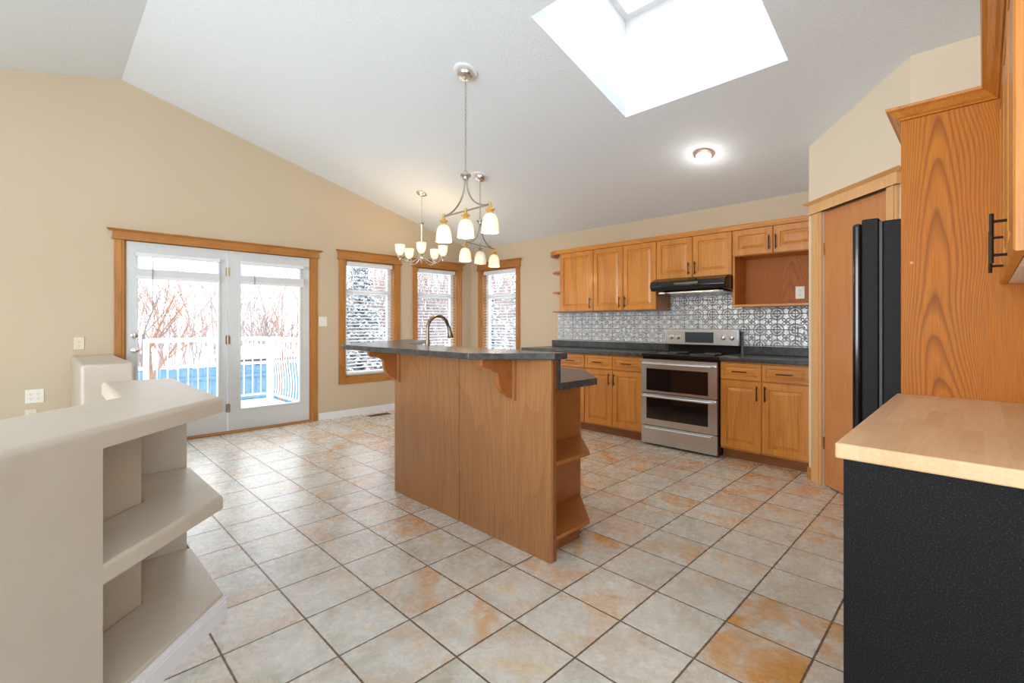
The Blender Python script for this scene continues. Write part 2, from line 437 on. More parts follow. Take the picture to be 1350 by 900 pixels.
def obj(name, bm, mat, parent=None, bevel=0, smooth=False, seg=2):
    if parent is not None:
        pm = parent.matrix_basis.copy(); q = parent.parent
        while q is not None: pm = q.matrix_basis @ pm; q = q.parent
        bm.transform(pm.inverted())
    bmesh.ops.recalc_face_normals(bm, faces=bm.faces)
    me = bpy.data.meshes.new(name); bm.to_mesh(me); bm.free()
    me.materials.append(M[mat] if isinstance(mat, str) else mat)
    if smooth:
        for p in me.polygons: p.use_smooth = True
        me.set_sharp_from_angle(angle=R(35))
    o = bpy.data.objects.new(name, me); COL.objects.link(o)
    if parent is not None: o.parent = parent
    if bevel:
        b = o.modifiers.new('bevel', 'BEVEL'); b.width = bevel; b.segments = seg; b.limit_method = 'ANGLE'; b.angle_limit = R(40)
    return o


def thing(name, label, cat, loc=(0, 0, 0), rz=0, group=None):
    o = bpy.data.objects.new(name, None); COL.objects.link(o); o.empty_display_size = .1
    o.matrix_basis = Matrix.Translation(loc) @ Matrix.Rotation(rz, 4, 'Z')
    o['label'] = label; o['category'] = cat
    if group: o['group'] = group
    return o


def tag(o, label, cat, group=None, kind=None):
    o['label'] = label; o['category'] = cat
    if group: o['group'] = group
    if kind: o['kind'] = kind
    return o


def struct(name, bm=None, mat=None, label=None, loc=(0, 0, 0), **kw):
    if bm is None:
        o = bpy.data.objects.new(name, None); COL.objects.link(o); o.matrix_basis = Matrix.Translation(loc)
    else: o = obj(name, bm, mat, **kw)
    o['kind'] = 'structure'
    if label: o['label'] = label
    return o


def copy_tree(o, parent=None):
    c = o.copy(); COL.objects.link(c); c.parent = parent
    for ch in list(o.children): copy_tree(ch, c)
    return c


# ------------------------------------------------------------------ room shell
YA, XB = 5.96, 5.0
RX, RZ, SLR, SLL = .561, 3.607, .263, .252
XL, YR = -3.87, -3.0
def zc(x, y=0): return RZ - (x - RX) * SLR if x > RX else RZ + (x - RX) * SLL

b = BM(); box(b, XL - .15, XB + .15, YR - .15, YA + .15, -.1, 0)
struct('floor', b, 'tile', 'diagonal-looking slate tile floor with rust patches and dark grout')

# wall_left : gable wall with french doors and two windows (prisms in x-z, extruded in y)
def wall_xz(bm, xs, openings, y0, y1, ztop):
    cuts = sorted(set([xs[0], xs[1], RX] + [v for o in openings for v in o[:2]]))
    cuts = [c_ for c_ in cuts if xs[0] <= c_ <= xs[1]]
    for a, c_ in zip(cuts, cuts[1:]):
        mid = (a + c_) / 2
        bands = [(0, None)]
        op = [o for o in openings if o[0] < mid < o[1]]
        bands = []; lo = 0
        for o in sorted(op, key=lambda o: o[2]):
            if o[2] > lo + 1e-4: bands.append((lo, o[2]))
            lo = o[3]
        for (z0, z1) in bands: box(bm, a, c_, y0, y1, z0, z1)
        zt = lambda x: ztop(x)
        e = 1e-5
        vs_ = [bm.verts.new(p) for p in [(a, y0, lo), (c_, y0, lo), (c_, y1, lo), (a, y1, lo), (a, y0, zt(a + e)), (c_, y0, zt(c_ - e)), (c_, y1, zt(c_ - e)), (a, y1, zt(a + e))]]
        for f in [(0, 3, 2, 1), (4, 5, 6, 7), (0, 1, 5, 4), (1, 2, 6, 5), (2, 3, 7, 6), (3, 0, 4, 7)]: bm.faces.new([vs_[i] for i in f])

W1 = (2.84, 3.59, .51, 2.07); W2 = (3.96, 4.72, .51, 2.07); W3 = (4.905, 5.685, .51, 2.07)
DOORO = (.582, 2.394, 0, 2.045)
b = BM(); wall_xz(b, (XL, XB + .15), [DOORO, W1, W2], YA, YA + .15, zc)
struct('wall_left', b, 'wall', 'tan gable wall with the french doors and two windows')
# wall_back : kitchen wall at x = XB with the third window
b = BM()
for (y0, y1, z0, z1) in [(YR - .15, W3[0], 0, 2.44), (W3[1], YA, 0, 2.44), (W3[0], W3[1], 0, W3[2]), (W3[0], W3[1], W3[3], 2.44)]:
    box(b, XB, XB + .15, y0, y1, z0, z1)
struct('wall_back', b, 'wall', 'tan kitchen wall with one window and the cabinets')
# pantry closet: short return, 45 degree face, and the recess wall behind the refrigerator
PC = 2.35  # lateral distance of the diagonal face
def ld(l, d): return ((d + l) * S2, (d - l) * S2)
P0 = ld(PC, 3.735); P1 = (3.63, .307)
b = BM()
def pan(D0, D1, z0, z1): # piece of the diagonal wall
    q = [ld(PC, D0), ld(PC, D1), ld(PC + .1, D1 + .0), ld(PC + .1, D0)]
    prism(b, q, z0, z1 if z1 is not None else (lambda x, y: zc(x)))
pan(3.735, 3.565, 0, None); pan(2.944, 2.784, 0, None); pan(3.565, 2.944, 2.07, None)
struct('wall_pantry', b, 'cream', 'cream diagonal wall holding the pantry door')
b = BM(); prism(b, [P0, (XB, P0[1]), (XB, P0[1] - .1), (P0[0] + .0, P0[1] - .1)], 0, lambda x, y: zc(x))
struct('wall_pantry_return', b, 'cream')
b = BM(); prism(b, [(3.63, .307), (3.63, -.46), (3.73, -.46), (3.73, .307)], 0, lambda x, y: zc(x))
struct('wall_alcove', b, 'cream', 'cream wall rising above the refrigerator cabinet')
b = BM(); prism(b, [(1.35, -.36), (3.63, -.36), (3.63, -.46), (1.35, -.46)], 0, lambda x, y: zc(x))
struct('wall_right', b, 'cream', 'wall behind the near cabinets')
# living-room walls behind the camera, with openings added for the fill lights
b = BM(); wall_xz(b, (XL, XB + .15), [(-2.8, .4, .5, 2.5)], YR - .15, YR, zc)
struct('wall_rear', b, 'wall')
b = BM()
for (y0, y1, z0, z1) in [(YR, -.2, 0, 2.5), (3.0, YA, 0, 2.5), (-.2, 3.0, 0, .5), (-.2, 3.0, 2.4, 2.5)]:
    box(b, XL - .15, XL, y0, y1, z0, z1)
struct('wall_far_left', b, 'wall')

# ceiling with the skylight opening
SK = (2.206, 3.327, .87, 2.035)
b = BM()
def slab(x0, x1, y0, y1):
    prism(b, [(x0, y0), (x1, y0), (x1, y1), (x0, y1)], lambda x, y: zc(x), lambda x, y: zc(x) + .12)
slab(XL - .15, RX, YR - .15, YA + .15)
H0, H1, H2, H3 = SK
slab(RX + 1e-5, H0, YR - .15, YA + .15); slab(H1, XB + .15, YR - .15, YA + .15)
slab(H0, H1, YR - .15, H2); slab(H0, H1, H3, YA + .15)
struct('ceiling', b, 'ceiling', 'vaulted pale blue-white textured ceiling')
b = BM()
ZS = lambda x, y: zc(x) + .80
x0, x1, y0, y1 = SK; th = .04
for q in ([(x0 - th, y0 - th), (x1 + th, y0 - th), (x1 + th, y0), (x0 - th, y0)], [(x0 - th, y1), (x1 + th, y1), (x1 + th, y1 + th), (x0 - th, y1 + th)],
          [(x0 - th, y0), (x0, y0), (x0, y1), (x0 - th, y1)], [(x1, y0), (x1 + th, y0), (x1 + th, y1), (x1, y1)]):
    prism(b, q, lambda x, y: zc(x) + .1205, ZS)
struct('trim_1', b, 'white', 'white skylight shaft')
sky = struct('window_4', None, None, 'skylight pane at the top of the white shaft', loc=((x0 + x1) / 2, (y0 + y1) / 2, 3.8))
b = BM()
for q in ([(x0, y0), (x1, y0), (x1, y0 + .05), (x0, y0 + .05)], [(x0, y1 - .05), (x1, y1 - .05), (x1, y1), (x0, y1)],
          [(x0, y0 + .05), (x0 + .05, y0 + .05), (x0 + .05, y1 - .05), (x0, y1 - .05)], [(x1 - .05, y0 + .05), (x1, y0 + .05), (x1, y1 - .05), (x1 - .05, y1 - .05)]):
    prism(b, q, lambda x, y: zc(x) + .77, lambda x, y: zc(x) + .83)
obj('window_frame', b, 'vinyl', sky)
b = BM(); prism(b, [(x0 + .03, y0 + .03), (x1 - .03, y0 + .03), (x1 - .03, y1 - .03), (x0 + .03, y1 - .03)], lambda x, y: zc(x) + .80, lambda x, y: zc(x) + .805)
obj('pane', b, 'glass', sky)

# ------------------------------------------------------------------ trims
FA = frame((0, YA, 0), (1, 0), (0, -1))          # wall A: a = x, b = z, c toward the room
FB = frame((XB, 0, 0), (0, 1), (-1, 0))          # wall B: a = y


def casing(name, F, a0, a1, b0, b1, ai0, ai1, bi0, bi1, vm, hm, head=.055, bottom=True, label=None):
    """side boards, head board with a small crown, optional bottom board"""
    e = struct(name, None, None, label, loc=F @ Vector(((a0 + a1) / 2, b0, 0)))
    q = BM(); box(q, a0, ai0, b0, bi1, .0005, .018, F); box(q, a0 + .018, ai0 - .02, b0, bi1, .018, .024, F); obj('side_board', q, vm, e, .003)
    q = BM(); box(q, ai1, a1, b0, bi1, .0005, .018, F); box(q, ai1 + .02, a1 - .018, b0, bi1, .018, .024, F); obj('side_board', q, vm, e, .003)
    q = BM(); box(q, a0 - .012, a1 + .012, bi1, b1 - .02, .0005, .026, F)
    box(q, a0 - .02, a1 + .02, bi1, bi1 + .014, .0005, .034, F)
    prof = [(.0, b1 - .022), (.028, b1 - .022), (.046, b1 - .006), (.050, b1), (.0, b1)]
    vs0 = [q.verts.new(F @ Vector((a0 - .012 - c_, z, c_ + .0005))) for c_, z in prof]
    vs1 = [q.verts.new(F @ Vector((a1 + .012 + c_, z, c_ + .0005))) for c_, z in prof]
    q.faces.new(vs0); q.faces.new(vs1[::-1])
    for i in range(5): q.faces.new([vs0[i], vs0[(i + 1) % 5], vs1[(i + 1) % 5], vs1[i]])
    obj('head_board', q, hm, e)
    if bottom:
        q = BM(); box(q, a0, a1, b0, bi0, .0005, .019, F); obj('bottom_board', q, hm, e, .003)
    return e


casing('trim_2', FA, .504, 2.475, 0, 2.145, .582, 2.394, 0, 2.045, 'trim', 'trim_x', bottom=False, label='oak casing round the french doors')
casing('trim_3', FA, 2.755, 3.672, .43, 2.19, 2.84, 3.59, .51, 2.07, 'trim', 'trim_x', label='oak casing round the left window')
casing('trim_4', FA, 3.885, 4.805, .43, 2.19, 3.96, 4.72, .51, 2.07, 'trim', 'trim_x', label='oak casing round the middle window')
casing('trim_5', FB, 4.83, 5.76, .43, 2.19, 4.905, 5.685, .51, 2.07, 'trim', 'trim_y', label='oak casing round the window right of the corner')
b = BM(); box(b, .582, 2.394, YA - .03, YA + .15, 0, .022)
struct('trim_6', b, 'trim_x', 'oak threshold under the french doors', bevel=.004)
# jambs
def jamb(name, F, a0, a1, b0, b1, depth, mat):
    q = BM(); t_ = .012
    box(q, a0, a0 + t_, b0, b1, -depth, .0, F); box(q, a1 - t_, a1, b0, b1, -depth, .0, F)
    box(q, a0 + t_, a1 - t_, b1 - t_, b1, -depth, .0, F)
    if b0 > .1: box(q, a0 + t_, a1 - t_, b0, b0 + t_, -depth, .0, F)
    return q

# baseboards
def base_profile(bm, a0, a1, F, h=.088):
    box(bm, a0, a1, 0, h * .62, 0, .015, F); box(bm, a0, a1, h * .62, h * .86, 0, .011, F); box(bm, a0, a1, h * .86, h, 0, .006, F)
b = BM(); base_profile(b, 2.49, XB, FA); struct('baseboard_left', b, 'base_white')
b = BM(); base_profile(b, 4.22, YA - .015, FB); struct('baseboard_back', b, 'base_white')
b = BM(); base_profile(b, XL, .2, FA); struct('baseboard_far_left', b, 'base_white')

# ------------------------------------------------------------------ windows
def make_window(n, F, a0, a1, label, mat):
    e = struct('window_%d' % n, None, None, label, loc=F @ Vector(((a0 + a1) / 2, .51, -.1)))
    obj('jamb', jamb('', F, a0, a1, .51, 2.07, .15, mat), mat, e)
    a0 += .013; a1 -= .013; z0, z1 = .523, 2.057
    q = BM()
    for (x_, y_, u_, v_) in [(a0, a0 + .055, z0, z1), (a1 - .055, a1, z0, z1), (a0 + .055, a1 - .055, z0, z0 + .055), (a0 + .055, a1 - .055, z1 - .055, z1), (a0 + .055, a1 - .055, 1.63, 1.69)]:
        box(q, x_, y_, u_, v_, -.14, -.085, F)
    obj('window_frame', q, 'vinyl', e)
    q = BM(); box(q, a0 + .05, a1 - .05, z0 + .05, 1.64, -.115, -.111, F); obj('pane', q, 'glass', e)
    q = BM(); box(q, a0 + .05, a1 - .05, 1.68, z1 - .05, -.115, -.111, F); obj('pane', q, 'glass', e)
    return e
make_window(1, FA, W1[0], W1[1], 'left window, between the french doors and the chandelier', 'trim')
make_window(2, FA, W2[0], W2[1], 'middle window, behind the faucet', 'trim')
make_window(3, FB, W3[0], W3[1], 'window right of the room corner', 'trim')


def make_blind(F, a0, a1, label, z0=.555, z1=2.055):
    e = thing('window_blind', label, 'blind', F @ Vector(((a0 + a1) / 2, z1, -.04)), group='white slat blinds in the three windows')
    a0 += .018; a1 -= .018
    q = BM(); box(q, a0, a1, z1 - .055, z1, -.065, -.012, F); obj('headrail', q, 'blind', e, .003)
    q = BM(); zz = z1 - .085; tilt = R(13)
    while zz > z0 + .045:
        for sgn in (1,):
            h = .0235
            c0, s0 = math.cos(tilt) * h, math.sin(tilt) * h
            P = [(-.040 + c0, zz - s0), (-.040 - c0, zz + s0)]
            vs_ = []
            for (c_, z_) in P:
                for dz in (0, .0022):
                    vs_.append([q.verts.new(F @ Vector((a, z_ + dz, c_))) for a in (a0, a1)])
            A0, A1, B0, B1 = vs_
            q.faces.new([A0[0], A0[1], B0[1], B0[0]]); q.faces.new([A1[0], B1[0], B1[1], A1[1]])
            q.faces.new([A0[0], A1[0], A1[1], A0[1]]); q.faces.new([B0[0], B0[1], B1[1], B1[0]])
            q.faces.new([A0[0], B0[0], B1[0], A1[0]]); q.faces.new([A0[1], A1[1], B1[1], B0[1]])
        zz -= .0445
    o = obj('slats', q, 'blind', e)
    q = BM(); box(q, a0, a1, z0 - .012, z0 + .018, -.062, -.018, F); obj('bottom_rail', q, 'blind', e, .004)
    q = BM()
    for f_ in (.13, .87):
        a = a0 + (a1 - a0) * f_
        box(q, a - .0012, a + .0012, z0, z1 - .05, -.016, -.0145, F)
    obj('ladder_cord', q, 'blind', e)
    q = BM(); tube(q, [F @ Vector((a0 + .09, z1 - .06, -.008)), F @ Vector((a0 + .09, z1 - .68, -.006))], .003, 6); obj('wand', q, 'vinyl', e)
    return e
make_blind(FA, W1[0] + .012, W1[1] - .012, 'white slat blind in the left window, nearest the french doors')
make_blind(FA, W2[0] + .012, W2[1] - .012, 'white slat blind in the middle window behind the faucet')
make_blind(FB, W3[0] + .012, W3[1] - .012, 'white slat blind in the window right of the room corner')

# ------------------------------------------------------------------ french doors
def french(n, a0, a1, ga0, ga1, label, handle):
    e = struct('door_%d' % n, None, None, label, loc=(a0, YA + .03, .024))
    z0, z1, gz0, gz1 = .026, 2.038, .262, 1.90
    q = BM(); c0, c1 = -.052, -.008
    box(q, a0, ga0, z0, z1, c0, c1, FA); box(q, ga1, a1, z0, z1, c0, c1, FA)
    box(q, ga0, ga1, z0, gz0, c0, c1, FA); box(q, ga0, ga1, gz1, z1, c0, c1, FA)
    obj('slab', q, 'door_white', e)
    q = BM()
    for (x_, y_, u_, v_) in [(ga0 - .022, ga0, gz0 - .022, gz1 + .022), (ga1, ga1 + .022, gz0 - .022, gz1 + .022), (ga0, ga1, gz0 - .022, gz0), (ga0, ga1, gz1, gz1 + .022)]:
        box(q, x_, y_, u_, v_, -.008, .002, FA)
    obj('glass_stop', q, 'door_white', e, .004)
    q = BM(); box(q, ga0, ga1, gz0, gz1, -.032, -.028, FA); obj('pane', q, 'glass', e)
    if handle:
        for (z_, big) in ((1.107, False), (.957, True)):
            q = BM(); X = a0 + .066
            T = FA @ Matrix.Translation((X, z_, -.008))
            if big: lathe(q, [(.032, 0), (.032, .006), (.013, .010), (.012, .032), (.024, .040), (.030, .052), (.028, .064), (.016, .070), (.001, .071)], m=T)
            else: lathe(q, [(.032, 0), (.031, .008), (.022, .012), (.021, .018), (.001, .019)], m=T); box(q, -.004, .004, -.017, .017, .018, .034, T)
            obj('door_knob' if big else 'deadbolt', q, 'chrome', e, smooth=True)
    return e
french(1, .598, 1.476, .69, 1.388, 'left french door leaf with knob and deadbolt', True)
french(2, 1.486, 2.380, 1.613, 2.262, 'right french door leaf next to the light switch', False)
b = BM(); z_ = 2.045
box(b, .583, .597, .022, 2.044, -.14, -.0, FA); box(b, 2.381, 2.393, .022, 2.044, -.14, -.0, FA); box(b, .597, 2.381, 2.039, 2.044, -.14, 0, FA)
struct('trim_7', b, 'trim')
for i, z_ in enumerate((1.803, 1.043, .283)):
    b = BM(); tube(b, [(1.481, YA - .004, z_ - .05), (1.481, YA - .004, z_ + .05)], .008, 8); box(b, 1.459, 1.503, YA + .001, YA + .0075, z_ - .045, z_ + .045)
    o = obj('door_hinge', b, 'nickel')
    tag(o, 'grey metal hinge between the french doors, %s' % ['near the top', 'at mid height', 'near the floor'][i], 'hinge', 'french door hinges')
    o['kind'] = 'structure'

def door_blind(a0, a1, label, wand_a):
    e = thing('door_blind', label, 'blind', (.5 * (a0 + a1), YA - .03, 1.93))
    q = BM(); box(q, a0, a1, 1.895, 1.932, .003, .04, FA); obj('headrail', q, 'blind', e, .003)
    q = BM(); z = 1.885
    while z > 1.775:
        box(q, a0 + .004, a1 - .004, z - .0012, z + .0012, .006, .034, FA); z -= .021
    obj('slats', q, 'blind', e)
    q = BM(); z = 1.768
    while z > 1.705:
        box(q, a0 + .004, a1 - .004, z - .0026, z + .0026, .005, .036, FA); z -= .0062
    obj('stacked_slats', q, 'blind', e)
    q = BM(); box(q, a0, a1, 1.672, 1.702, .003, .04, FA); obj('bottom_rail', q, 'blind', e, .003)
    q = BM(); tube(q, [(wand_a, YA - .046, 1.89), (wand_a, YA - .046, 1.35)], .0035, 6); obj('wand', q, 'slot_grey', e)
    return e
door_blind(.664, 1.394, 'raised white mini blind on the left french door', .80)
door_blind(1.600, 2.300, 'raised white mini blind on the right french door', 1.74)

# ------------------------------------------------------------------ wall plates
def plate(name, F, a, z, wd, ht, label, cat, mat='plate', rows=1, cols=1, switch=False, group=None):
    e = thing(name, label, cat, F @ Vector((a, z, .001)), group=group)
    q = BM(); box(q, a - wd / 2, a + wd / 2, z - ht / 2, z + ht / 2, .0005, .007, F); obj('cover_plate', q, mat, e, .002)
    for i in range(cols):
        ca = a + (i - (cols - 1) / 2) * .046
        if switch:
            q = BM(); box(q, ca - .016, ca + .016, z - .033, z + .033, .007, .011, F); obj('rocker', q, mat, e, .002)
        else:
            for dz in (-.02, .02):
                q = BM()
                for dx in (-.006, .006): box(q, ca + dx - .0015, ca + dx + .0015, z + dz - .004, z + dz + .005, .007, .0078, F)
                box(q, ca - .0025, ca + .0025, z + dz - .012, z + dz - .008, .007, .0078, F)
                obj('socket_slots', q, 'slot_grey', e)
    return e
plate('light_switch', FA, 2.547, 1.252, .107, .122, 'white double light switch right of the french doors', 'light switch', cols=2, switch=True)
plate('wall_outlet', FA, .256, 1.04, .072, .112, 'ivory wall plate above the white stub wall', 'outlet', 'ivory')
plate('wall_outlet', FA, -.035, .58, .118, .12, 'white double outlet on the tan wall, four sockets', 'outlet', cols=2)
plate('wall_jack', FA, -.06, .41, .072, .112, 'ivory jack plate peeking over the ledge under the double outlet', 'wall plate', 'ivory')

# ------------------------------------------------------------------ stub wall by the french doors
b = BM(); box(b, .2, .5, 4.5, YA, 0, .93)
tag(obj('stub_wall', b, 'plaster', bevel=.022, seg=4, smooth=True), 'short cream stub wall with a flat top beside the french doors', 'half wall')

# ------------------------------------------------------------------ plaster half wall with shelves, left foreground
hw = thing('half_wall', 'rounded cream plaster half wall with open end shelves in the left foreground', 'half wall', (*ld(-1.3, 1.3), 0))
LF, LB, L1 = -1.20, -1.62, -1.48
tip = (.537, 2.234); endc = (.53, 2.80)
far = [(.53, 3.217), (.225, 3.236), (.225, .225 + 1.62 / S2)]
topp = [ld(LF, -.3), ld(LF, 1.0), tip] + far + [ld(LB, -.3)]
b = BM(); prism_round(b, topp, .855, .920, .022); obj('top_ledge', b, 'plaster', hw, smooth=True)
niche0 = ld(LF, 1.384); niche1 = ld(L1, 1.384); n2 = ld(L1, 1.884); n3 = (n2[0], 2.80)
body = [ld(LF, -.3), niche0, niche1, n2, n3, (.515, 2.80), (.515, 3.20), (.24, 3.22), (.24, .24 + 1.60 / S2), ld(-1.60, -.3)]
b = BM(); prism(b, body, 0, .8549); obj('wall_body', b, 'plaster', hw)
sh = [ld(LF, 1.3845), tip, endc, (n3[0] + .0005, 2.7995), (n2[0] + .0005, n2[1]), ld(L1 + .0005, 1.3845)]
b = BM(); prism_round(b, sh, .455, .512, .018); obj('shelf', b, 'plaster', hw, smooth=True)
b = BM(); prism_round(b, sh, .0, .106, .008); obj('shelf', b, 'plaster', hw, smooth=True)
b = BM()
for (h0, h1, th_) in ((0, .062, .016), (.062, .078, .011), (.078, .092, .006)):
    a_, e_ = Vector(ld(LF + .0, -.3)), Vector(tip)
    prism(b, [ld(LF + .0005, -.3), ld(LF + .0005, 1.96), (tip[0] + th_, tip[1] + th_ * .4), ld(LF + th_, -.3)], h0, h1)
    prism(b, [(tip[0] + .0005, tip[1]), (tip[0] + th_, tip[1] + th_ * .4), (.53 + th_, 3.21), (.5305, 3.21)], h0, h1)
obj('baseboard', b, 'base_white', hw)

# ------------------------------------------------------------------ cabinet helpers
def ring_panel(bm, F, a0, a1, b0, b1, prof, c_back):
    rings = []
    for ins, c_ in prof:
        rings.append([bm.verts.new(F @ Vector(p)) for p in [(a0 + ins, b0 + ins, c_), (a1 - ins, b0 + ins, c_), (a1 - ins, b1 - ins, c_), (a0 + ins, b1 - ins, c_)]])
    back = [bm.verts.new(F @ Vector(p)) for p in [(a0, b0, c_back), (a1, b0, c_back), (a1, b1, c_back), (a0, b1, c_back)]]
    rings = [back] + rings
    for A, B in zip(rings, rings[1:]):
        for k in range(4): bm.faces.new([A[k], A[(k + 1) % 4], B[(k + 1) % 4], B[k]])
    bm.faces.new(rings[-1]); bm.faces.new(back[::-1])


def door_bm(F, a0, a1, b0, b1, drawer=False):
    bm = BM(); g = .0018
    fr = .030 if drawer else .055
    if drawer: prof = [(0, .016), (.004, .020), (fr, .020), (fr + .004, .0125), (fr + .010, .0125), (fr + .024, .018)]
    else: prof = [(0, .016), (.004, .020), (fr, .020), (fr + .004, .011), (fr + .012, .011), (fr + .034, .0185)]
    ring_panel(bm, F, a0 + g, a1 - g, b0 + g, b1 - g, prof, .0005)
    return bm


def handle_bm(F, a, b0, b1, horizontal=False, off=.020, reach=.030, r=.005):
    bm = BM(); c_ = off + reach
    if horizontal:
        tube(bm, [(b0, a, c_), (b1, a, c_)], r, 10, F)
        for x_ in (b0 + .022, b1 - .022): tube(bm, [(x_, a, off), (x_, a, c_)], r * .8, 8, F)
    else:
        tube(bm, [(a, b0, c_), (a, b1, c_)], r, 10, F)
        for z_ in (b0 + .022, b1 - .022): tube(bm, [(a, z_, off), (a, z_, c_)], r * .8, 8, F)
    return bm


def cab_door(e, F, a0, a1, b0, b1, ha=None, hz=None, mat='oak', drawer=False, name=None):
    d = obj(name or ('drawer_front' if drawer else 'cabinet_door'), door_bm(F, a0, a1, b0, b1, drawer), mat, e)
    if ha is not None:
        if drawer:
            hb = handle_bm(F, (b0 + b1) / 2, ha - .062, ha + .062, True)
        else:
            hb = handle_bm(F, ha, hz[0], hz[1])
        obj('bar_handle', hb, 'black_handle', d, smooth=True)
    return d


def carcass(bm, F, a0, a1, b0, b1, depth, t_=.018, open_front=False):
    """box with the front plane at c = 0, going back by depth"""
    if not open_front:
        box(bm, a0, a1, b0, b1, -depth, 0, F)
    else:
        box(bm, a0, a0 + t_, b0, b1, -depth, 0, F); box(bm, a1 - t_, a1, b0, b1, -depth, 0, F)
        box(bm, a0 + t_, a1 - t_, b1 - t_, b1, -depth, 0, F)
        box(bm, a0 + t_, a1 - t_, b0, b1 - t_, -depth, -depth + .008, F)


# ---- upper cabinets on wall_back : doors face -x, a = y
XU = 4.69
FU = frame((XU, 0, 0), (0, 1), (-1, 0)); DU = XB - XU - .001
def upper(label, a0, a1, z0, z1, doors):
    e = thing('upper_cabinet', label, 'cabinet', (XB - .15, (a0 + a1) / 2, z0))
    b = BM(); carcass(b, FU, a0 + .0006, a1 - .0006, z0, z1, DU); obj('cabinet_body', b, 'oak', e)
    for (d0, d1, ha) in doors: cab_door(e, FU, d0, d1, z0 + .002, z1 - .002, ha, (z0 + .03, z0 + .16))
    return e
UZ = 2.11
upper('single-door oak upper cabinet at the left end of the row', 3.302, 3.811, 1.375, UZ, [(3.302, 3.811, 3.302 + .035)])
upper('two-door oak upper cabinet left of the range hood', 2.485, 3.300, 1.375, UZ, [(2.894, 3.300, 2.894 + .035), (2.485, 2.894, 2.894 - .035)])
upper('short oak cabinet above the range hood', 1.702, 2.4835, 1.69, UZ, [(2.087, 2.4835, 2.087 + .033), (1.702, 2.087, 2.087 - .033)])
# open-niche cabinet on the right
e = thing('upper_cabinet', 'oak cabinet with an open microwave niche under two small doors', 'cabinet', (XB - .15, 1.33, 1.385))
A0, A1 = P0[1] + .003, 1.70
b = BM(); carcass(b, FU, A0, A1, 1.86, UZ, DU); obj('cabinet_body', b, 'oak', e)
b = BM(); box(b, A1 - .018, A1, 1.405, 1.8595, -DU, -.0, FU); obj('niche_side', b, 'oak', e, .001)
b = BM(); box(b, A0, A0 + .018, 1.405, 1.8595, -DU, 0, FU); obj('niche_side', b, 'oak', e, .001)
b = BM(); box(b, A0 + .018, A1 - .018, 1.405, 1.8595, -DU, -DU + .01, FU); obj('niche_back', b, 'oak_niche', e)
b = BM(); box(b, A0, A1 + .004, 1.382, 1.4045, -DU, .022, FU); obj('niche_shelf', b, 'oak_y', e, .003)
cab_door(e, FU, 1.344, 1.70, 1.862, UZ - .002, 1.344 + .028, (1.895, 2.025)); cab_door(e, FU, A0, 1.344, 1.862, UZ - .002, 1.344 - .028, (1.895, 2.025))
plate('wall_outlet', frame((XB - .0115, 0, 0), (0, 1), (-1, 0)), 1.205, 1.512, .075, .115, 'white outlet on the back of the oak microwave niche', 'outlet')
# quarter-round open shelves at the left end
e = thing('corner_shelf_unit', 'rounded open oak shelves ending the upper cabinets, left end', 'shelf unit', (XB - .1, 3.9, 1.38))
for z_ in (1.375, 1.625, 1.885):
    b = BM(); pts = [(XB - .001, 3.8125)] + [(XB - .001 - .30 * math.cos(R(q)), 3.8125 + .30 * math.sin(R(q))) for q in range(0, 91, 10)]
    prism(b, pts, z_, z_ + .016); obj('shelf', b, 'oak_y', e, .002)
# crown over the whole run
b = BM()
def sweep(bm, path, prof, z, closed=False):
    """path: list of (x, y) with outward to the right-hand side normals computed; prof: (out, up)"""
    n_ = len(path); rings = []
    for i, p in enumerate(path):
        p = Vector(p)
        d0 = (Vector(path[i]) - Vector(path[i - 1])).normalized() if i > 0 else None
        d1 = (Vector(path[i + 1]) - Vector(path[i])).normalized() if i < n_ - 1 else None
        if d0 is None: d0 = d1
        if d1 is None: d1 = d0
        n0, n1 = Vector((d0.y, -d0.x)), Vector((d1.y, -d1.x)); mN = (n0 + n1).normalized(); k = 1 / max(.3, mN.dot(n0))
        rings.append([bm.verts.new((p.x + mN.x * o_ * k, p.y + mN.y * o_ * k, z + u_)) for o_, u_ in prof])
    m_ = len(prof)
    for A, B in zip(rings, rings[1:]):
        for k in range(m_): bm.faces.new([A[k], A[(k + 1) % m_], B[(k + 1) % m_], B[k]])
    bm.faces.new(rings[0][::-1]); bm.faces.new(rings[-1])
CROWN = [(-.02, 0), (.004, 0), (.010, .007), (.018, .012), (.036, .032), (.048, .040), (.052, .050), (-.02, .050)]
path = [(XB - .002 - .32 * math.cos(R(q)), 3.80 + .32 * math.sin(R(q))) for q in range(90, 0, -15)] + [(XU - .0, 3.80), (XU, P0[1] + .003)]
path = path[::-1]
sweep(b, path, [(-o_ if False else o_, u_) for o_, u_ in CROWN], UZ + .0005)
# close the top behind the moulding
tag(obj('crown_moulding', b, 'oak_y'), 'oak crown moulding along the top of the back upper cabinets', 'moulding')
CR1 = bpy.context.scene.objects

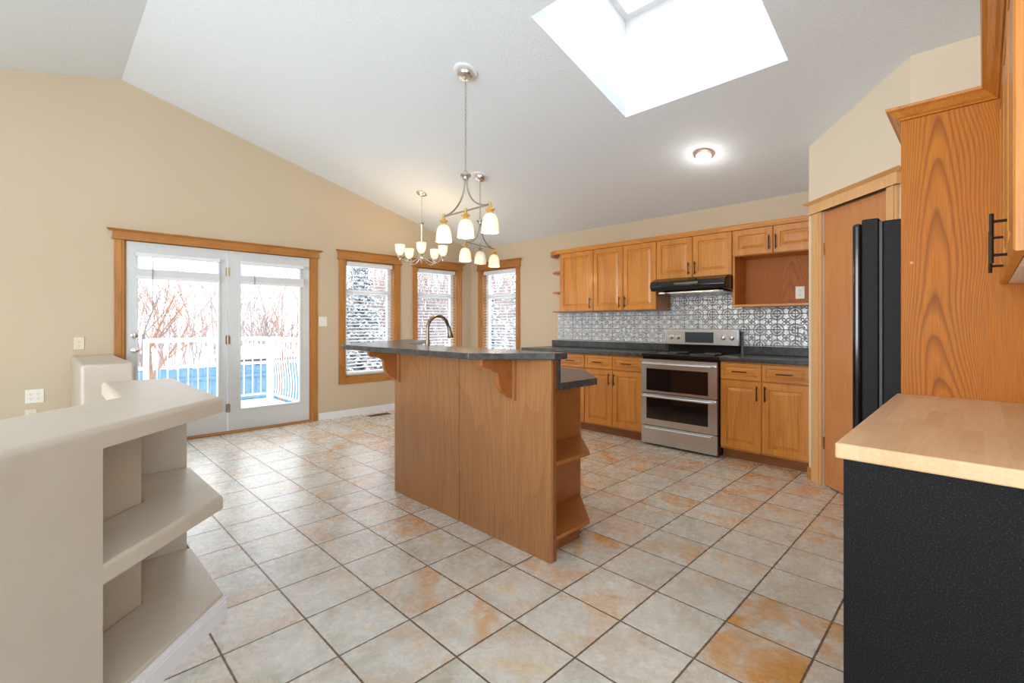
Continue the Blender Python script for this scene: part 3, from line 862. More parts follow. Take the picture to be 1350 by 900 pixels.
# ---- range hood
e = thing('range_hood', 'black under-cabinet range hood above the stove', 'range hood', (4.75, 2.09, 1.55))
prof = [(4.999, 1.688), (4.60, 1.688), (4.515, 1.650), (4.505, 1.600), (4.53, 1.562), (4.999, 1.54)]
b = BM(); vs0 = [b.verts.new((x, 1.706, z)) for x, z in prof]; vs1 = [b.verts.new((x, 2.470, z)) for x, z in prof]
b.faces.new(vs0); b.faces.new(vs1[::-1])
for i in range(6): b.faces.new([vs0[i], vs0[(i + 1) % 6], vs1[(i + 1) % 6], vs1[i]])
obj('hood_shell', b, 'black_gloss', e, .006, True)
b = BM(); box(b, 4.60, 4.95, 1.76, 2.42, 1.536, 1.548); obj('filter', b, 'steel', e)
b = BM(); box(b, 4.500, 4.506, 1.96, 2.20, 1.615, 1.636); obj('control_strip', b, 'display', e)
for y_ in (1.80, 2.36):
    b = BM(); lathe(b, [(.03, 1.530), (.03, 1.546)], (4.57, y_, 0)); obj('hood_lamp', b, 'plate', e)

# ---- backsplash, counter, base cabinets
b = BM(); box(b, XB - .004, XB - .0005, P0[1] + .001, 1.705, 1.001, 1.3815); box(b, XB - .004, XB - .0005, 1.705, 2.4845, 1.001, 1.535); box(b, XB - .004, XB - .0005, 2.4845, 4.12, 1.001, 1.3745)
tag(obj('tin_backsplash', b, 'tin'), 'pressed silver tin backsplash behind the stove and counters', 'backsplash')
plate('backsplash_outlet', frame((XB - .0045, 0, 0), (0, 1), (-1, 0)), 3.09, 1.14, .075, .115, 'silver outlet plate on the tin backsplash left of the stove', 'outlet', 'tin')
plate('backsplash_outlet', frame((XB - .0045, 0, 0), (0, 1), (-1, 0)), 1.205, 1.143, .075, .115, 'silver outlet plate on the tin backsplash right of the stove', 'outlet', 'tin')

SY0, SY1 = 1.71, 2.48
def counter(label, y0, y1):
    e = thing('countertop', label, 'countertop', (4.7, (y0 + y1) / 2, .885))
    b = BM(); box(b, 4.365, XB - .002, y0, y1, .884, .92); obj('worktop', b, 'laminate', e, .007, True, 3)
    b = BM(); box(b, XB - .026, XB - .005, y0, y1, .9205, 1.0); obj('upstand', b, 'laminate', e, .004)
counter('dark slate countertop right of the stove', P0[1] + .003, SY0 - .004)
counter('long dark slate countertop left of the stove', SY1 + .004, 4.20)

XF = 4.41
FL = frame((XF, 0, 0), (0, 1), (-1, 0))
def base(label, a0, a1, units, z0=.105):
    e = thing('base_cabinet', label, 'cabinet', (4.7, (a0 + a1) / 2, 0))
    b = BM(); box(b, a0 + .0006, a1 - .0006, .09, .8835, -(XB - XF) + .002, 0, FL); obj('cabinet_body', b, 'oak', e)
    b = BM(); box(b, a0 + .0006, a1 - .0006, 0, .0895, -(XB - XF) + .002, -.055, FL); obj('toe_kick', b, 'oak_dark_y', e)
    for (d0, d1, side) in units:
        cab_door(e, FL, d0, d1, .722, .872, (d0 + d1) / 2, None, 'oak_y', True)
        ha = d0 + .032 if side < 0 else d1 - .032
        cab_door(e, FL, d0, d1, .105, .716, ha, (.555, .685))
base('oak base cabinet right of the stove, two drawers over two doors', P0[1] + .003, SY0 - .004, [(1.353, 1.703, -1), (P0[1] + .012, 1.353, 1)])
base('oak base cabinet directly left of the stove, two drawers over two doors', SY1 + .006, 3.222, [(2.852, 3.220, -1), (SY1 + .01, 2.852, 1)])
base('oak base cabinet behind the island, at the far left of the row', 3.224, 4.18, [(3.226, 3.60, -1), (3.60, 4.17, 1)])

# ---- stove
st = thing('stove', 'stainless double-oven electric range with black glass cooktop', 'stove', (4.68, 2.095, 0))
XS = 4.375
FS = frame((XS, 0, 0), (0, 1), (-1, 0))
b = BM(); box(b, XS + .0, 4.97, SY0 + .002, SY1 - .002, .012, .895); obj('stove_body', b, 'black_gloss', st, .003)
b = BM(); box(b, XS - .022, 4.93, SY0, SY1, .8955, .925); obj('cooktop', b, 'black_glass', st, .008, True, 3)
for (x_, y_, r_) in ((4.52, 1.92, .11), (4.52, 2.28, .09), (4.77, 1.92, .075), (4.77, 2.28, .09)):
    b = BM(); tube(b, [(x_ + r_ * math.cos(R(q)), y_ + r_ * math.sin(R(q)), .9252) for q in range(0, 360, 15)], .0012, 4, closed=True); obj('burner_ring', b, 'slot_grey', st)
def oven_door(z0, z1, w0, w1, hz):
    q = BM(); wa0, wa1 = SY0 + .085, SY1 - .06
    box(q, SY0 + .004, wa0, z0, z1, 0.0005, .028, FS); box(q, wa1, SY1 - .004, z0, z1, 0.0005, .028, FS)
    box(q, wa0, wa1, z0, w0, 0.0005, .028, FS); box(q, wa0, wa1, w1, z1, 0.0005, .028, FS)
    d = obj('oven_door', q, 'steel', st)
    q = BM(); box(q, wa0, wa1, w0, w1, .001, .024, FS); obj('oven_window', q, 'black_glass', d)
    q = BM()
    pts = [(SY0 + .03, hz, .028), (SY0 + .03, hz, .052), (SY0 + .045, hz, .066), (SY0 + .385, hz, .072), (SY1 - .045, hz, .066), (SY1 - .03, hz, .052), (SY1 - .03, hz, .028)]
    tube(q, pts, .011, 12, FS); obj('door_handle', q, 'steel', d, smooth=True)
oven_door(.530, .868, .555, .775, .826)
oven_door(.205, .522, .270, .482, .502)
b = BM(); box(b, SY0 + .004, SY1 - .004, .02, .197, .0005, .026, FS); d = obj('storage_drawer', b, 'steel', st, .002)
b = BM(); tube(b, [(SY0 + .05, .178, .026), (SY0 + .05, .178, .045), (SY0 + .38, .178, .05), (SY1 - .05, .178, .045), (SY1 - .05, .178, .026)], .009, 10, FS); obj('drawer_handle', b, 'steel', d, smooth=True)
# backguard
b = BM(); prof = [(4.995, .925), (4.945, .925), (4.895, .985), (4.875, .995), (4.905, 1.165), (4.995, 1.175)]
b = BM(); box(b, 4.905, 4.970, SY0 + .012, SY1 - .012, .9255, 1.155); obj('backguard_body', b, 'black_gloss', st, .004)
FG = frame((4.905, 0, 0), (0, 1), (-1, 0)) 
b = BM(); box(b, SY0, SY1, 1.000, 1.168, .0005, .035, FG); obj('control_panel', b, 'steel', st, .006, True, 3)
b = BM(); box(b, SY0 + .02, SY1 - .02, .926, .998, .001, .010, FG); obj('vent_panel', b, 'black_gloss', st)
b = BM(); box(b, 1.955, 2.255, 1.025, 1.135, .0355, .038, FG); dp = obj('display', b, 'display', st)
for y_ in (1.775, 1.86, 2.335, 2.41):
    b = BM(); T = FG @ Matrix.Translation((y_, 1.083, .0355)); lathe(b, [(.027, 0), (.026, .004), (.02, .007), (.019, .024), (.001, .026)], m=T, seg=20); box(b, -.003, .003, -.019, .019, .024, .034, T)
    obj('knob', b, 'bright_nickel', st, smooth=True)

# ------------------------------------------------------------------ pantry door
FP = frame((*ld(PC, 0), 0), (S2, S2), (-S2, S2))   # a = depth D along the face, c toward the room
FP = frame((*ld(PC, 0), 0), (1, 1), (-1, 1))
casing('trim_8', FP, 2.862, 3.680, 0, 2.165, 2.944, 3.565, 0, 2.068, 'pale_oak', 'pale_oak', bottom=False, label='pale oak casing round the pantry door')
b = BM(); box(b, 3.682, 3.735, 0, .09, .0005, .014, FP); struct('baseboard_pantry', b, 'oak_x')
e = struct('door_3', None, None, 'flat oak pantry door in the diagonal wall', loc=(*ld(PC, 3.2), 0))
b = BM(); box(b, 2.950, 3.559, .012, 2.060, -.045, -.008, FP); obj('slab', b, 'pantry', e)
for z_ in (1.787, .324):
    b = BM(); tube(b, [FP @ Vector((3.562, z_ - .045, -.002)), FP @ Vector((3.562, z_ + .045, -.002))], .006, 8); obj('hinge', b, 'brass', e)
b = BM(); T = FP @ Matrix.Translation((3.01, .95, -.008)); lathe(b, [(.03, 0), (.03, .006), (.012, .01), (.012, .03), (.026, .042), (.026, .058), (.001, .064)], m=T); obj('door_knob', b, 'brass', e, smooth=True)

# ------------------------------------------------------------------ fridge, tall panel, near cabinets
fr = thing('refrigerator', 'black textured refrigerator seen edge-on between the pantry door and oak panel', 'refrigerator', (3.18, 0, 0))
b = BM(); box(b, 2.765, 3.585, -.33, .332, .02, 1.70); obj('fridge_body', b, 'fridge', fr, .006)
b = BM(); box(b, 2.765, 3.585, .346, .412, .62, 1.716); d = obj('upper_door', b, 'fridge', fr, .006, True)
b = BM(); box(b, 2.772, 2.812, .4125, .450, .635, 1.702); obj('door_handle', b, 'black_gloss', d, .014, True, 4)
b = BM(); box(b, 2.765, 3.585, .346, .412, .06, .61); d = obj('freezer_drawer', b, 'fridge', fr, .006, True)
b = BM(); tube(b, [(2.86, .412, .55), (2.86, .446, .55), (3.49, .446, .55), (3.49, .412, .55)], .012, 12); obj('drawer_handle', b, 'black_gloss', d, smooth=True)
b = BM(); box(b, 2.77, 3.58, .334, .345, .05, 1.70); obj('door_gasket', b, 'slot', fr)

tp = thing('tall_end_panel', 'tall oak refrigerator end panel with bold cathedral grain', 'cabinet panel', (2.735, 0, 0))
b = BM(); box(b, 2.722, 2.745, -.359, .262, 0, 2.125); obj('panel', b, 'oak_panel', tp, .001)
b = BM(); lathe(b, [(.006, 0), (.006, .003), (.001, .004)], m=frame((2.722, .225, 1.49), (0, 1), (-1, 0))); obj('plug', b, 'pale_oak', tp)
e = thing('refrigerator_cabinet', 'oak cabinet above the refrigerator', 'cabinet', (3.18, 0, 1.76))
b = BM(); box(b, 2.746, 3.628, -.359, .24, 1.76, 2.125); obj('cabinet_body', b, 'oak', e)
FR = frame((0, .24, 0), (1, 0), (0, 1))
cab_door(e, FR, 2.75, 3.185, 1.765, 2.12, 3.155, (1.79, 1.92)); cab_door(e, FR, 3.187, 3.625, 1.765, 2.12, 3.22, (1.79, 1.92))

FN = frame((0, -.065, 0), (1, 0), (0, 1))
def near_upper(label, a0, a1, doors):
    e = thing('upper_cabinet', label, 'cabinet', ((a0 + a1) / 2, -.2, 1.38))
    b = BM(); box(b, a0, a1, -.359, -.0655, 1.385, 2.125); obj('cabinet_body', b, 'oak', e)
    b = BM(); box(b, a0 + .012, a1 - .004, -.355, -.068, 1.381, 1.3845); obj('underside', b, 'base_white', e)
    for (d0, d1, ha) in doors:
        cab_door(e, FN, d0, d1, 1.378, 2.12, ha, (1.388, 1.525))
near_upper('near right oak upper cabinet over the butcher block, closest to the camera', 1.5, 1.8995, [(1.502, 1.898, 1.862)])
near_upper('right oak upper cabinet touching the tall oak panel', 1.9005, 2.7205, [(1.902, 2.28, 2.215), (2.282, 2.7185, None)])
b = BM(); sweep(b, [(1.498, -.359), (1.498, -.044), (2.705, -.044), (2.705, .262 - .0)] if False else [(3.61, .262), (2.7215, .262), (2.7215, -.044), (1.498, -.044), (1.498, -.358)][::1], CROWN, 2.1265)
cr = obj('crown_moulding', b, 'oak_x')
tag(cr, 'oak crown moulding wrapping the tall panel and near upper cabinets', 'moulding')

e = thing('black_base_unit', 'black speckled base unit under the butcher block, right foreground', 'cabinet', (2.1, -.05, 0))
b = BM(); box(b, 1.505, 2.72, -.355, .235, .09, .8695); obj('cabinet_body', b, 'black_panel', e)
b = BM(); box(b, 1.500, 1.5045, -.355, .262, .0, .8695); obj('end_panel', b, 'black_panel', e)
b = BM(); box(b, 1.505, 2.72, -.355, .17, .0, .0895); obj('toe_kick', b, 'black_panel', e)
FK = frame((0, .2355, 0), (1, 0), (0, 1))
for (a0, a1) in ((1.51, 2.11), (2.112, 2.716)):
    b = BM(); box(b, a0, a1, .1, .86, 0, .022, FK); d = obj('cabinet_door', b, 'black_panel', e, .002)
    obj('bar_handle', handle_bm(FK, a1 - .04 if a0 < 2 else a0 + .04, .66, .80, off=.022), 'black_handle', d, smooth=True)
b = BM(); box(b, 1.470, 2.7205, -.358, .276, .870, .910)
tag(obj('butcher_block', b, 'butcher', bevel=.005, seg=3, smooth=True), 'pale maple butcher block worktop on the black base unit', 'countertop')

# ------------------------------------------------------------------ island
il = thing('kitchen_island', 'oak kitchen island with tall seating panel and open end shelves', 'kitchen island', (2.2, 2.4, 0))
XP = 1.835
b = BM(); box(b, XP, XP + .02, 2.3005, 3.05, 0, 1.038); obj('back_panel', b, 'island', il, .0015)
b = BM(); box(b, XP, XP + .02, 1.556, 2.2955, 0, 1.038); obj('back_panel', b, 'island', il, .0015)
b = BM(); box(b, XP + .0205, XP + .045, 1.5565, 3.0495, 0, 1.037); obj('panel_core', b, 'oak_dark_y', il)
# angled panel under the wing
q0 = Vector((XP + .02, 3.052)); dq = Vector((S2, S2)); nq = Vector((S2, -S2)) * .03
b = BM(); q1 = q0 + dq * .86; prism(b, [tuple(q0), tuple(q1), tuple(q1 + nq), tuple(q0 + nq)], 0, 1.038); obj('wing_panel', b, 'island', il)
# cabinets facing the stove
b = BM(); box(b, XP + .046, 2.50, 1.87, 3.08, .09, .877); obj('cabinet_body', b, 'island_dark', il)
b = BM(); box(b, XP + .046, 2.44, 1.87, 3.08, 0, .0895); obj('toe_kick', b, 'oak_dark_y', il)
FI = frame((2.5, 0, 0), (0, 1), (1, 0))
for (a0, a1, ha) in ((1.875, 2.27, 2.24), (2.272, 2.67, 2.30), (2.672, 3.07, 3.04)):
    cab_door(il, FI, a0, a1, .105, .87, ha, (.70, .83))
# end shelves
shp = [(XP + .046, 1.577), (2.20, 1.577), (2.50, 1.868), (XP + .046, 1.868)]
for z_ in (.09, .478): 
    b = BM(); prism(b, shp, z_, z_ + .02); obj('end_shelf', b, 'island_dark', il, .002)
b = BM(); prism(b, [(XP + .046, 1.635), (2.18, 1.635), (2.29, 1.75), (2.29, 1.868), (XP + .046, 1.868)], 0, .0895); obj('shelf_plinth', b, 'oak_dark_y', il)
# corbels
def corbel(y):
    b = BM(); e_ = .235; z1, z0 = 1.0385, .815
    pts = [(XP - .0005, z1), (XP - e_, z1), (XP - e_, z1 - .03), (XP - e_ + .012, z1 - .045)]
    for k in range(0, 9):
        a = R(10 + 80 * k / 8); pts.append((XP - e_ + .012 + .10 * math.sin(a) * 1.0, z1 - .045 - .045 * (1 - math.cos(a))))
    for k in range(1, 9):
        a = R(90 * k / 8); pts.append((XP - .123 + .075 * (1 - math.cos(a)) , z1 - .085 - .115 * math.sin(a)))
    pts += [(XP - .035, z0 + .006), (XP - .022, z0), (XP - .0005, z0)]
    A = [b.verts.new((x, y - .016, z)) for x, z in pts]; B = [b.verts.new((x, y + .016, z)) for x, z in pts]
    b.faces.new(A); b.faces.new(B[::-1])
    for k in range(len(pts)): b.faces.new([A[k], A[(k + 1) % len(pts)], B[(k + 1) % len(pts)], B[k]])
    obj('corbel', b, 'island_dark', il)  # shade of the corbel sides painted in with darker reddish oak
    b = BM(); box(b, XP - .02, XP - .0005, y - .028, y + .028, z0 - .01, z1); obj('corbel_backplate', b, 'island', il, .002)
corbel(1.83); corbel(3.0)
# raised bar top
b = BM()
bar = [(1.53, 3.26), (1.535, 1.85), (1.83, 1.527), (1.935, 1.527), (1.935, 3.06), (1.975, 3.12), (2.62, 3.77), (2.58, 4.03)]
prism(b, bar, 1.039, 1.072)
tag(obj('bar_top', b, 'laminate', bevel=.004, seg=3, smooth=True), 'dark slate raised bar top with angled end on the island', 'countertop')
# lower counter
ct = thing('island_countertop', 'lower dark slate counter with clipped corner behind the raised bar', 'countertop', (2.25, 2.4, .88))
b = BM()
cx0, cx1, cy0, cy1 = XP + .047, 2.58, 1.548, 3.14
SKX = (2.10, 2.50); SKY = (2.55, 3.02)
prism(b, [(cx0, cy0), (2.23, cy0), (cx1, 1.895), (cx1, SKY[0]), (cx0, SKY[0])], .878, .915)
prism(b, [(cx0, SKY[0]), (SKX[0], SKY[0]), (SKX[0], SKY[1]), (cx0, SKY[1])], .878, .915)
prism(b, [(SKX[1], SKY[0]), (cx1, SKY[0]), (cx1, SKY[1]), (SKX[1], SKY[1])], .878, .915)
prism(b, [(cx0, SKY[1]), (cx1, SKY[1]), (cx1, 3.20), (cx1 + .25, 3.62), (2.35, 3.46), (cx0 + .02, 3.035)], .878, .915)
obj('worktop', b, 'laminate', ct)
b = BM(); box(b, cx0, cx0 + .022, cy0, 3.02, .9155, 1.0385); obj('upstand', b, 'laminate', ct)
b = BM(); x0, x1, y0, y1 = SKX[0] + .001, SKX[1] - .001, SKY[0] + .001, SKY[1] - .001
box(b, x0, x1, y0, y1, .879, .882)
box(b, x0, x0 + .003, y0, y1, .882, .918); box(b, x1 - .003, x1, y0, y1, .882, .918); box(b, x0, x1, y0, y0 + .003, .882, .918); box(b, x0, x1, y1 - .003, y1, .882, .918)
box(b, x0 - .02, x0, y0 - .02, y1 + .02, .9155, .918); box(b, x1, x1 + .02, y0 - .02, y1 + .02, .9155, .918); box(b, x0, x1, y0 - .02, y0, .9155, .918); box(b, x0, x1, y1, y1 + .02, .9155, .918)
tag(obj('sink', b, 'steel'), 'stainless steel sink set into the lower island counter', 'sink')
# faucet
fa = thing('faucet', 'bronze gooseneck kitchen faucet rising behind the bar top', 'faucet', (2.02, 2.90, .916))
b = BM(); lathe(b, [(.030, .9155), (.030, .926), (.022, .934), (.021, 1.03), (.024, 1.035), (.024, 1.05), (.0175, 1.056), (.0165, 1.10)], (2.02, 2.90, 0)); obj('faucet_body', b, 'bronze', fa, smooth=True)
pts = [(2.02, 2.90, 1.09), (2.02, 2.90, 1.17)]
for q in range(0, 171, 10): pts.append((2.02 + .095 - .095 * math.cos(R(q)), 2.90, 1.185 + .095 * math.sin(R(q))))
lx = pts[-1]
b = BM(); tube(b, pts, .0125, 14); obj('spout', b, 'bronze', fa, smooth=True)
b = BM(); T = Matrix.Translation((lx[0] + .006, 2.90, lx[2] - .002)) @ Matrix.Rotation(R(-12), 4, 'Y')
lathe(b, [(.014, .005), (.015, -.02), (.017, -.045), (.023, -.075), (.022, -.085), (.001, -.086)], m=T); obj('spray_head', b, 'bronze', fa, smooth=True)
b = BM(); tube(b, [(2.03, 2.89, 1.045), (2.075, 2.85, 1.062)], [.011, .008], 10); obj('lever', b, 'bronze', fa, smooth=True)

# ------------------------------------------------------------------ floor vent
e = thing('floor_vent', 'brown floor register on the tiles under the left window', 'vent', (3.21, 5.76, 0))
b = BM(); box(b, 3.07, 3.37, 5.70, 5.80, .0005, .006); obj('vent_frame', b, 'vent', e, .002)
b = BM(); [box(b, 3.085 + i * .0125, 3.091 + i * .0125, 5.715, 5.785, .006, .0075) for i in range(22)]; obj('slots', b, 'slot', e)

# ------------------------------------------------------------------ lamps
def tiltm(x, y, z, off=0):
    a = math.atan(SLR)
    return Matrix.Translation((x, y, z)) @ Matrix.Rotation(a, 4, 'Y') @ Matrix.Translation((0, 0, off))

def chain(b, x, y, z0, z1):
    z = z0; k = 0; L = .036
    while z < z1 - .01:
        ax = (1, 0) if k % 2 else (0, 1)
        pts = [(x + ax[0] * .007 * math.cos(R(q)), y + ax[1] * .007 * math.cos(R(q)), z + L / 2 + .020 * math.sin(R(q))) for q in range(0, 360, 36)]
        tube(b, pts, .0022, 5, closed=True); z += L * .93; k += 1

def bulb(name, loc, power, col, r=.03):
    l = bpy.data.lights.new(name, 'POINT'); l.energy = power; l.color = col; l.shadow_soft_size = r
    o = bpy.data.objects.new(name, l); COL.objects.link(o); o.location = loc; return o

def island_pendant(x, y, rz, label, dims):
    zt = zc(x); e = thing('pendant_light', label, 'pendant light', (x, y, zt), group='three-shade pendant lights')
    T = tiltm(x, y, zt)
    b = BM(); lathe(b, [(.092, -.001), (.092, -.009), (.084, -.014), (.07, -.014)], m=T); obj('ceiling_medallion', b, 'white', e, smooth=True)
    b = BM(); lathe(b, [(.064, -.0145), (.060, -.036), (.050, -.046), (.012, -.052), (.006, -.07)], m=T); obj('canopy', b, 'bright_nickel', e, smooth=True)
    b = BM(); chain(b, x, y, 2.385, zt - .06); obj('chain', b, 'nickel', e)
    b = BM(); tube(b, [(x + .014 * math.cos(R(q)), y, 2.382 + .016 * math.sin(R(q))) for q in range(0, 360, 30)], .003, 6, closed=True)
    lathe(b, [(.022, 2.322), (.024, 2.345), (.040, 2.347), (.040, 2.362), (.01, 2.366)], (x, y, 0)); obj('hub', b, 'nickel', e, smooth=True)
    d = Vector((math.cos(rz), math.sin(rz), 0)); Lh = .285
    b = BM()
    for s in (-1, 1):
        pts = []
        for k in range(15):
            t_ = k / 14; ang = t_ * 90
            off = .012 + (Lh - .03) * (1 - math.cos(R(ang))) ** 1.15
            pts.append(Vector((x, y, 2.34 - .252 * math.sin(R(ang)))) + d * s * off)
        tube(b, pts, .0065, 8)
    tube(b, [Vector((x, y, 2.085)) - d * Lh, Vector((x, y, 2.085)) + d * Lh], .007, 8)
    obj('arched_frame', b, 'nickel', e, smooth=True)
    for k, s in enumerate((-1, 0, 1)):
        p = Vector((x, y, 0)) + d * (s * (Lh - .008))
        b = BM(); lathe(b, [(.010, 2.105), (.012, 2.075), (.014, 2.062), (.033, 2.052), (.036, 2.046), (.020, 2.036), (.026, 2.012), (.01, 2.010)], (p.x, p.y, 0), 20); h = obj('shade_holder', b, 'brass_glow' if not (k in dims) else 'nickel', e, smooth=True)
        b = BM(); pr = [(.026, 2.018), (.040, 2.008), (.052, 1.985), (.059, 1.955), (.063, 1.92), (.065, 1.882), (.062, 1.882), (.060, 1.92), (.050, 1.98), (.026, 2.012)]
        lathe(b, pr, (p.x, p.y, 0), 24, cap=False); obj('lamp_shade', b, 'shade_dim' if k in dims else 'shade', e, smooth=True)
        if k not in dims: bulb('pendant_bulb', (p.x, p.y, 1.868), 4.5 * LAMP, (1, .74, .42))
    return e
island_pendant(2.30, 2.80, R(90), 'nickel pendant with three glass shades, nearest, over the island', ())
island_pendant(3.43, 3.925, R(14), 'smaller-looking farther nickel pendant with three glass shades, hanging lowest right', (1,))

cx, cy = 3.385, 4.988; zt = zc(cx)
ch = thing('chandelier', 'five-arm nickel chandelier with upturned glass cups before the left windows', 'chandelier', (cx, cy, zt))
T = tiltm(cx, cy, zt)
b = BM(); lathe(b, [(.068, -.001), (.066, -.012), (.045, -.028), (.012, -.036), (.006, -.05)], m=T); obj('canopy', b, 'bright_nickel', ch, smooth=True)
b = BM(); chain(b, cx, cy, 2.50, zt - .04); obj('chain', b, 'bright_nickel', ch)
b = BM(); lathe(b, [(.006, 2.515), (.008, 2.495), (.03, 2.49), (.022, 2.475), (.018, 2.46), (.016, 2.12), (.03, 2.10), (.034, 2.05), (.018, 2.015), (.008, 1.99), (.001, 1.985)], (cx, cy, 0)); obj('column', b, 'bright_nickel', ch, smooth=True)
for k in range(5):
    th_ = R(10 + 72 * k)
    lat_, fwd_ = math.sin(th_), -math.cos(th_)
    d = Vector(((fwd_ + lat_) * S2, (fwd_ - lat_) * S2, 0)); c0 = Vector((cx, cy, 0)); Rr = .275
    b = BM(); pts = [c0 + d * r_ + Vector((0, 0, z_)) for r_, z_ in ((.02, 2.06), (.07, 2.02), (.13, 1.985), (.20, 1.985), (.255, 2.015), (Rr, 2.045))]
    tube(b, pts, .0075, 8); a_ = obj('arm', b, 'bright_nickel', ch, smooth=True)
    p = c0 + d * Rr
    b = BM(); lathe(b, [(.004, 2.00), (.010, 2.012), (.008, 2.03), (.030, 2.045), (.034, 2.055), (.020, 2.07)], (p.x, p.y, 0), 18); obj('cup_holder', b, 'bright_nickel', a_, smooth=True)
    b = BM(); lathe(b, [(.020, 2.068), (.036, 2.080), (.050, 2.11), (.057, 2.15), (.060, 2.195), (.057, 2.195), (.053, 2.15), (.045, 2.11), (.020, 2.076)], (p.x, p.y, 0), 22, cap=False); obj('lamp_shade', b, 'shade_up', ch, smooth=True)
    bulb('chandelier_bulb', (p.x, p.y, 2.19), 2.0 * LAMP, (1, .72, .40))

lx_, ly_ = 4.05, 1.708
e = thing('ceiling_light', 'small round lit ceiling light above the stove area', 'ceiling light', (lx_, ly_, zc(lx_)))
T = tiltm(lx_, ly_, zc(lx_))
b = BM(); lathe(b, [(.085, -.001), (.083, -.014), (.06, -.022), (.05, -.022)], m=T); obj('base_ring', b, 'copper', e, smooth=True)
b = BM(); T2 = T @ Matrix.Translation((-.0, 0, 0)); lathe(b, [(.062, -.022), (.060, -.040), (.045, -.055), (.02, -.062), (.001, -.063)], m=T2); obj('glass_dome', b, 'dome', e, smooth=True)
bulb('ceiling_light_bulb', (lx_ - .02, ly_, zc(lx_) - .12), 1.7, (1, .95, .88), .05)

# ------------------------------------------------------------------ outdoors
b = BM(); box(b, -60, 80, 9.6, 120, -1.62, -1.5); box(b, 7.2, 90, -30, 9.6, -1.62, -1.5)
o = obj('ground', b, 'snow'); o['kind'] = 'structure'; o['label'] = 'snow-covered yard outside the windows'
b = BM(); box(b, 1.06, 2.98, YA + .16, 9.22, -.16, -.12)
o = obj('deck', b, 'snow', bevel=.01); tag(o, 'snow-covered balcony deck outside the french doors', 'deck')
def railing(label, p0, p1, wavy=False, n=10, z0=-.12, drop=0):
    p0, p1 = Vector(p0), Vector(p1); d = (p1 - p0); L = d.length; dn = d / L
    e = thing('deck_railing', label, 'railing', (p0.x, p0.y, z0), group=None)
    zf = lambda f: z0 - drop * f
    for f in (0, 1):
        p = p0 + d * f; b = BM(); box(b, p.x - .035, p.x + .035, p.y - .035, p.y + .035, zf(f) + .001, zf(f) + 1.10); obj('post', b, 'rail_white', e, .004)
    b = BM(); tube(b, [(*(p0 + dn * .03), zf(0) + 1.08), (*(p1 - dn * .03), zf(1) + 1.08)], .036, 8); obj('top_rail', b, 'rail_white', e)
    b = BM(); tube(b, [(*(p0 + dn * .03), zf(0) + .09), (*(p1 - dn * .03), zf(1) + .09)], .02, 6); obj('bottom_rail', b, 'rail_white', e)
    for i in range(1, n):
        f = i / n; p = p0 + d * f; b = BM()
        if wavy:
            pts = [(p.x + math.sin(k / 12 * math.pi * 2) * .05 * dn.x, p.y + math.sin(k / 12 * math.pi * 2) * .05 * dn.y + 0, zf(f) + .09 + (.96) * k / 12) for k in range(13)]
            tube(b, pts, .0105, 6)
        else: tube(b, [(p.x, p.y, zf(f) + .09), (p.x, p.y, zf(f) + 1.06)], .0105, 6)
        obj('baluster', b, 'rail_white', e)
    return e
railing('white metal railing along the far edge of the deck', (1.16, 9.18), (2.94, 9.18), n=13)
railing('white railing with wavy balusters at the right side of the deck', (2.94, 9.10), (2.94, 7.35), True, 15)
railing('white stair railing sloping down left of the deck', (1.00, 9.10), (.50, 7.7), n=9, drop=.5)

# blue fence
b = BM()
e = thing('board_fence', 'blue board fence beyond the deck', 'fence', (6, 17, -1.5))
for i in range(84):
    x = -6 + i * .16
    box(b, x, x + .15, 17, 17.03, -1.499, -.12 + .02 * math.sin(i * 1.7))
obj('boards', b, 'blue_fence', e)
b = BM(); box(b, -6, 7.4, 16.95, 16.999, -1.2, -1.1); box(b, -6, 7.4, 16.95, 16.999, -.5, -.4); obj('rails', b, 'blue_fence', e)
b = BM(); box(b, -6, 7.4, 16.95, 17.08, -.10, -.02); obj('snow_cap', b, 'snow', e)

# neighbour house and far white balcony
e = thing('neighbour_house', 'pale neighbouring house with snowy roof behind the railing', 'house', (5.9, 18.4, -1.5))
b = BM(); box(b, 4.7, 7.2, 18.2, 20.5, -1.499, .0); obj('walls', b, 'siding', e)
b = BM(); A = [(4.5, .0), (5.95, .45), (7.4, .0)]
a0 = [b.verts.new((x, 18.0, z)) for x, z in A]; a1 = [b.verts.new((x, 20.7, z)) for x, z in A]
b.faces.new(a0); b.faces.new(a1[::-1])
for i in range(3): b.faces.new([a0[i], a0[(i + 1) % 3], a1[(i + 1) % 3], a1[i]])
obj('roof', b, 'roof_snow', e)
for x in (5.0, 6.1):
    b = BM(); box(b, x, x + .55, 18.15, 18.199, -.75, -.15); obj('window', b, 'shed_window', e)

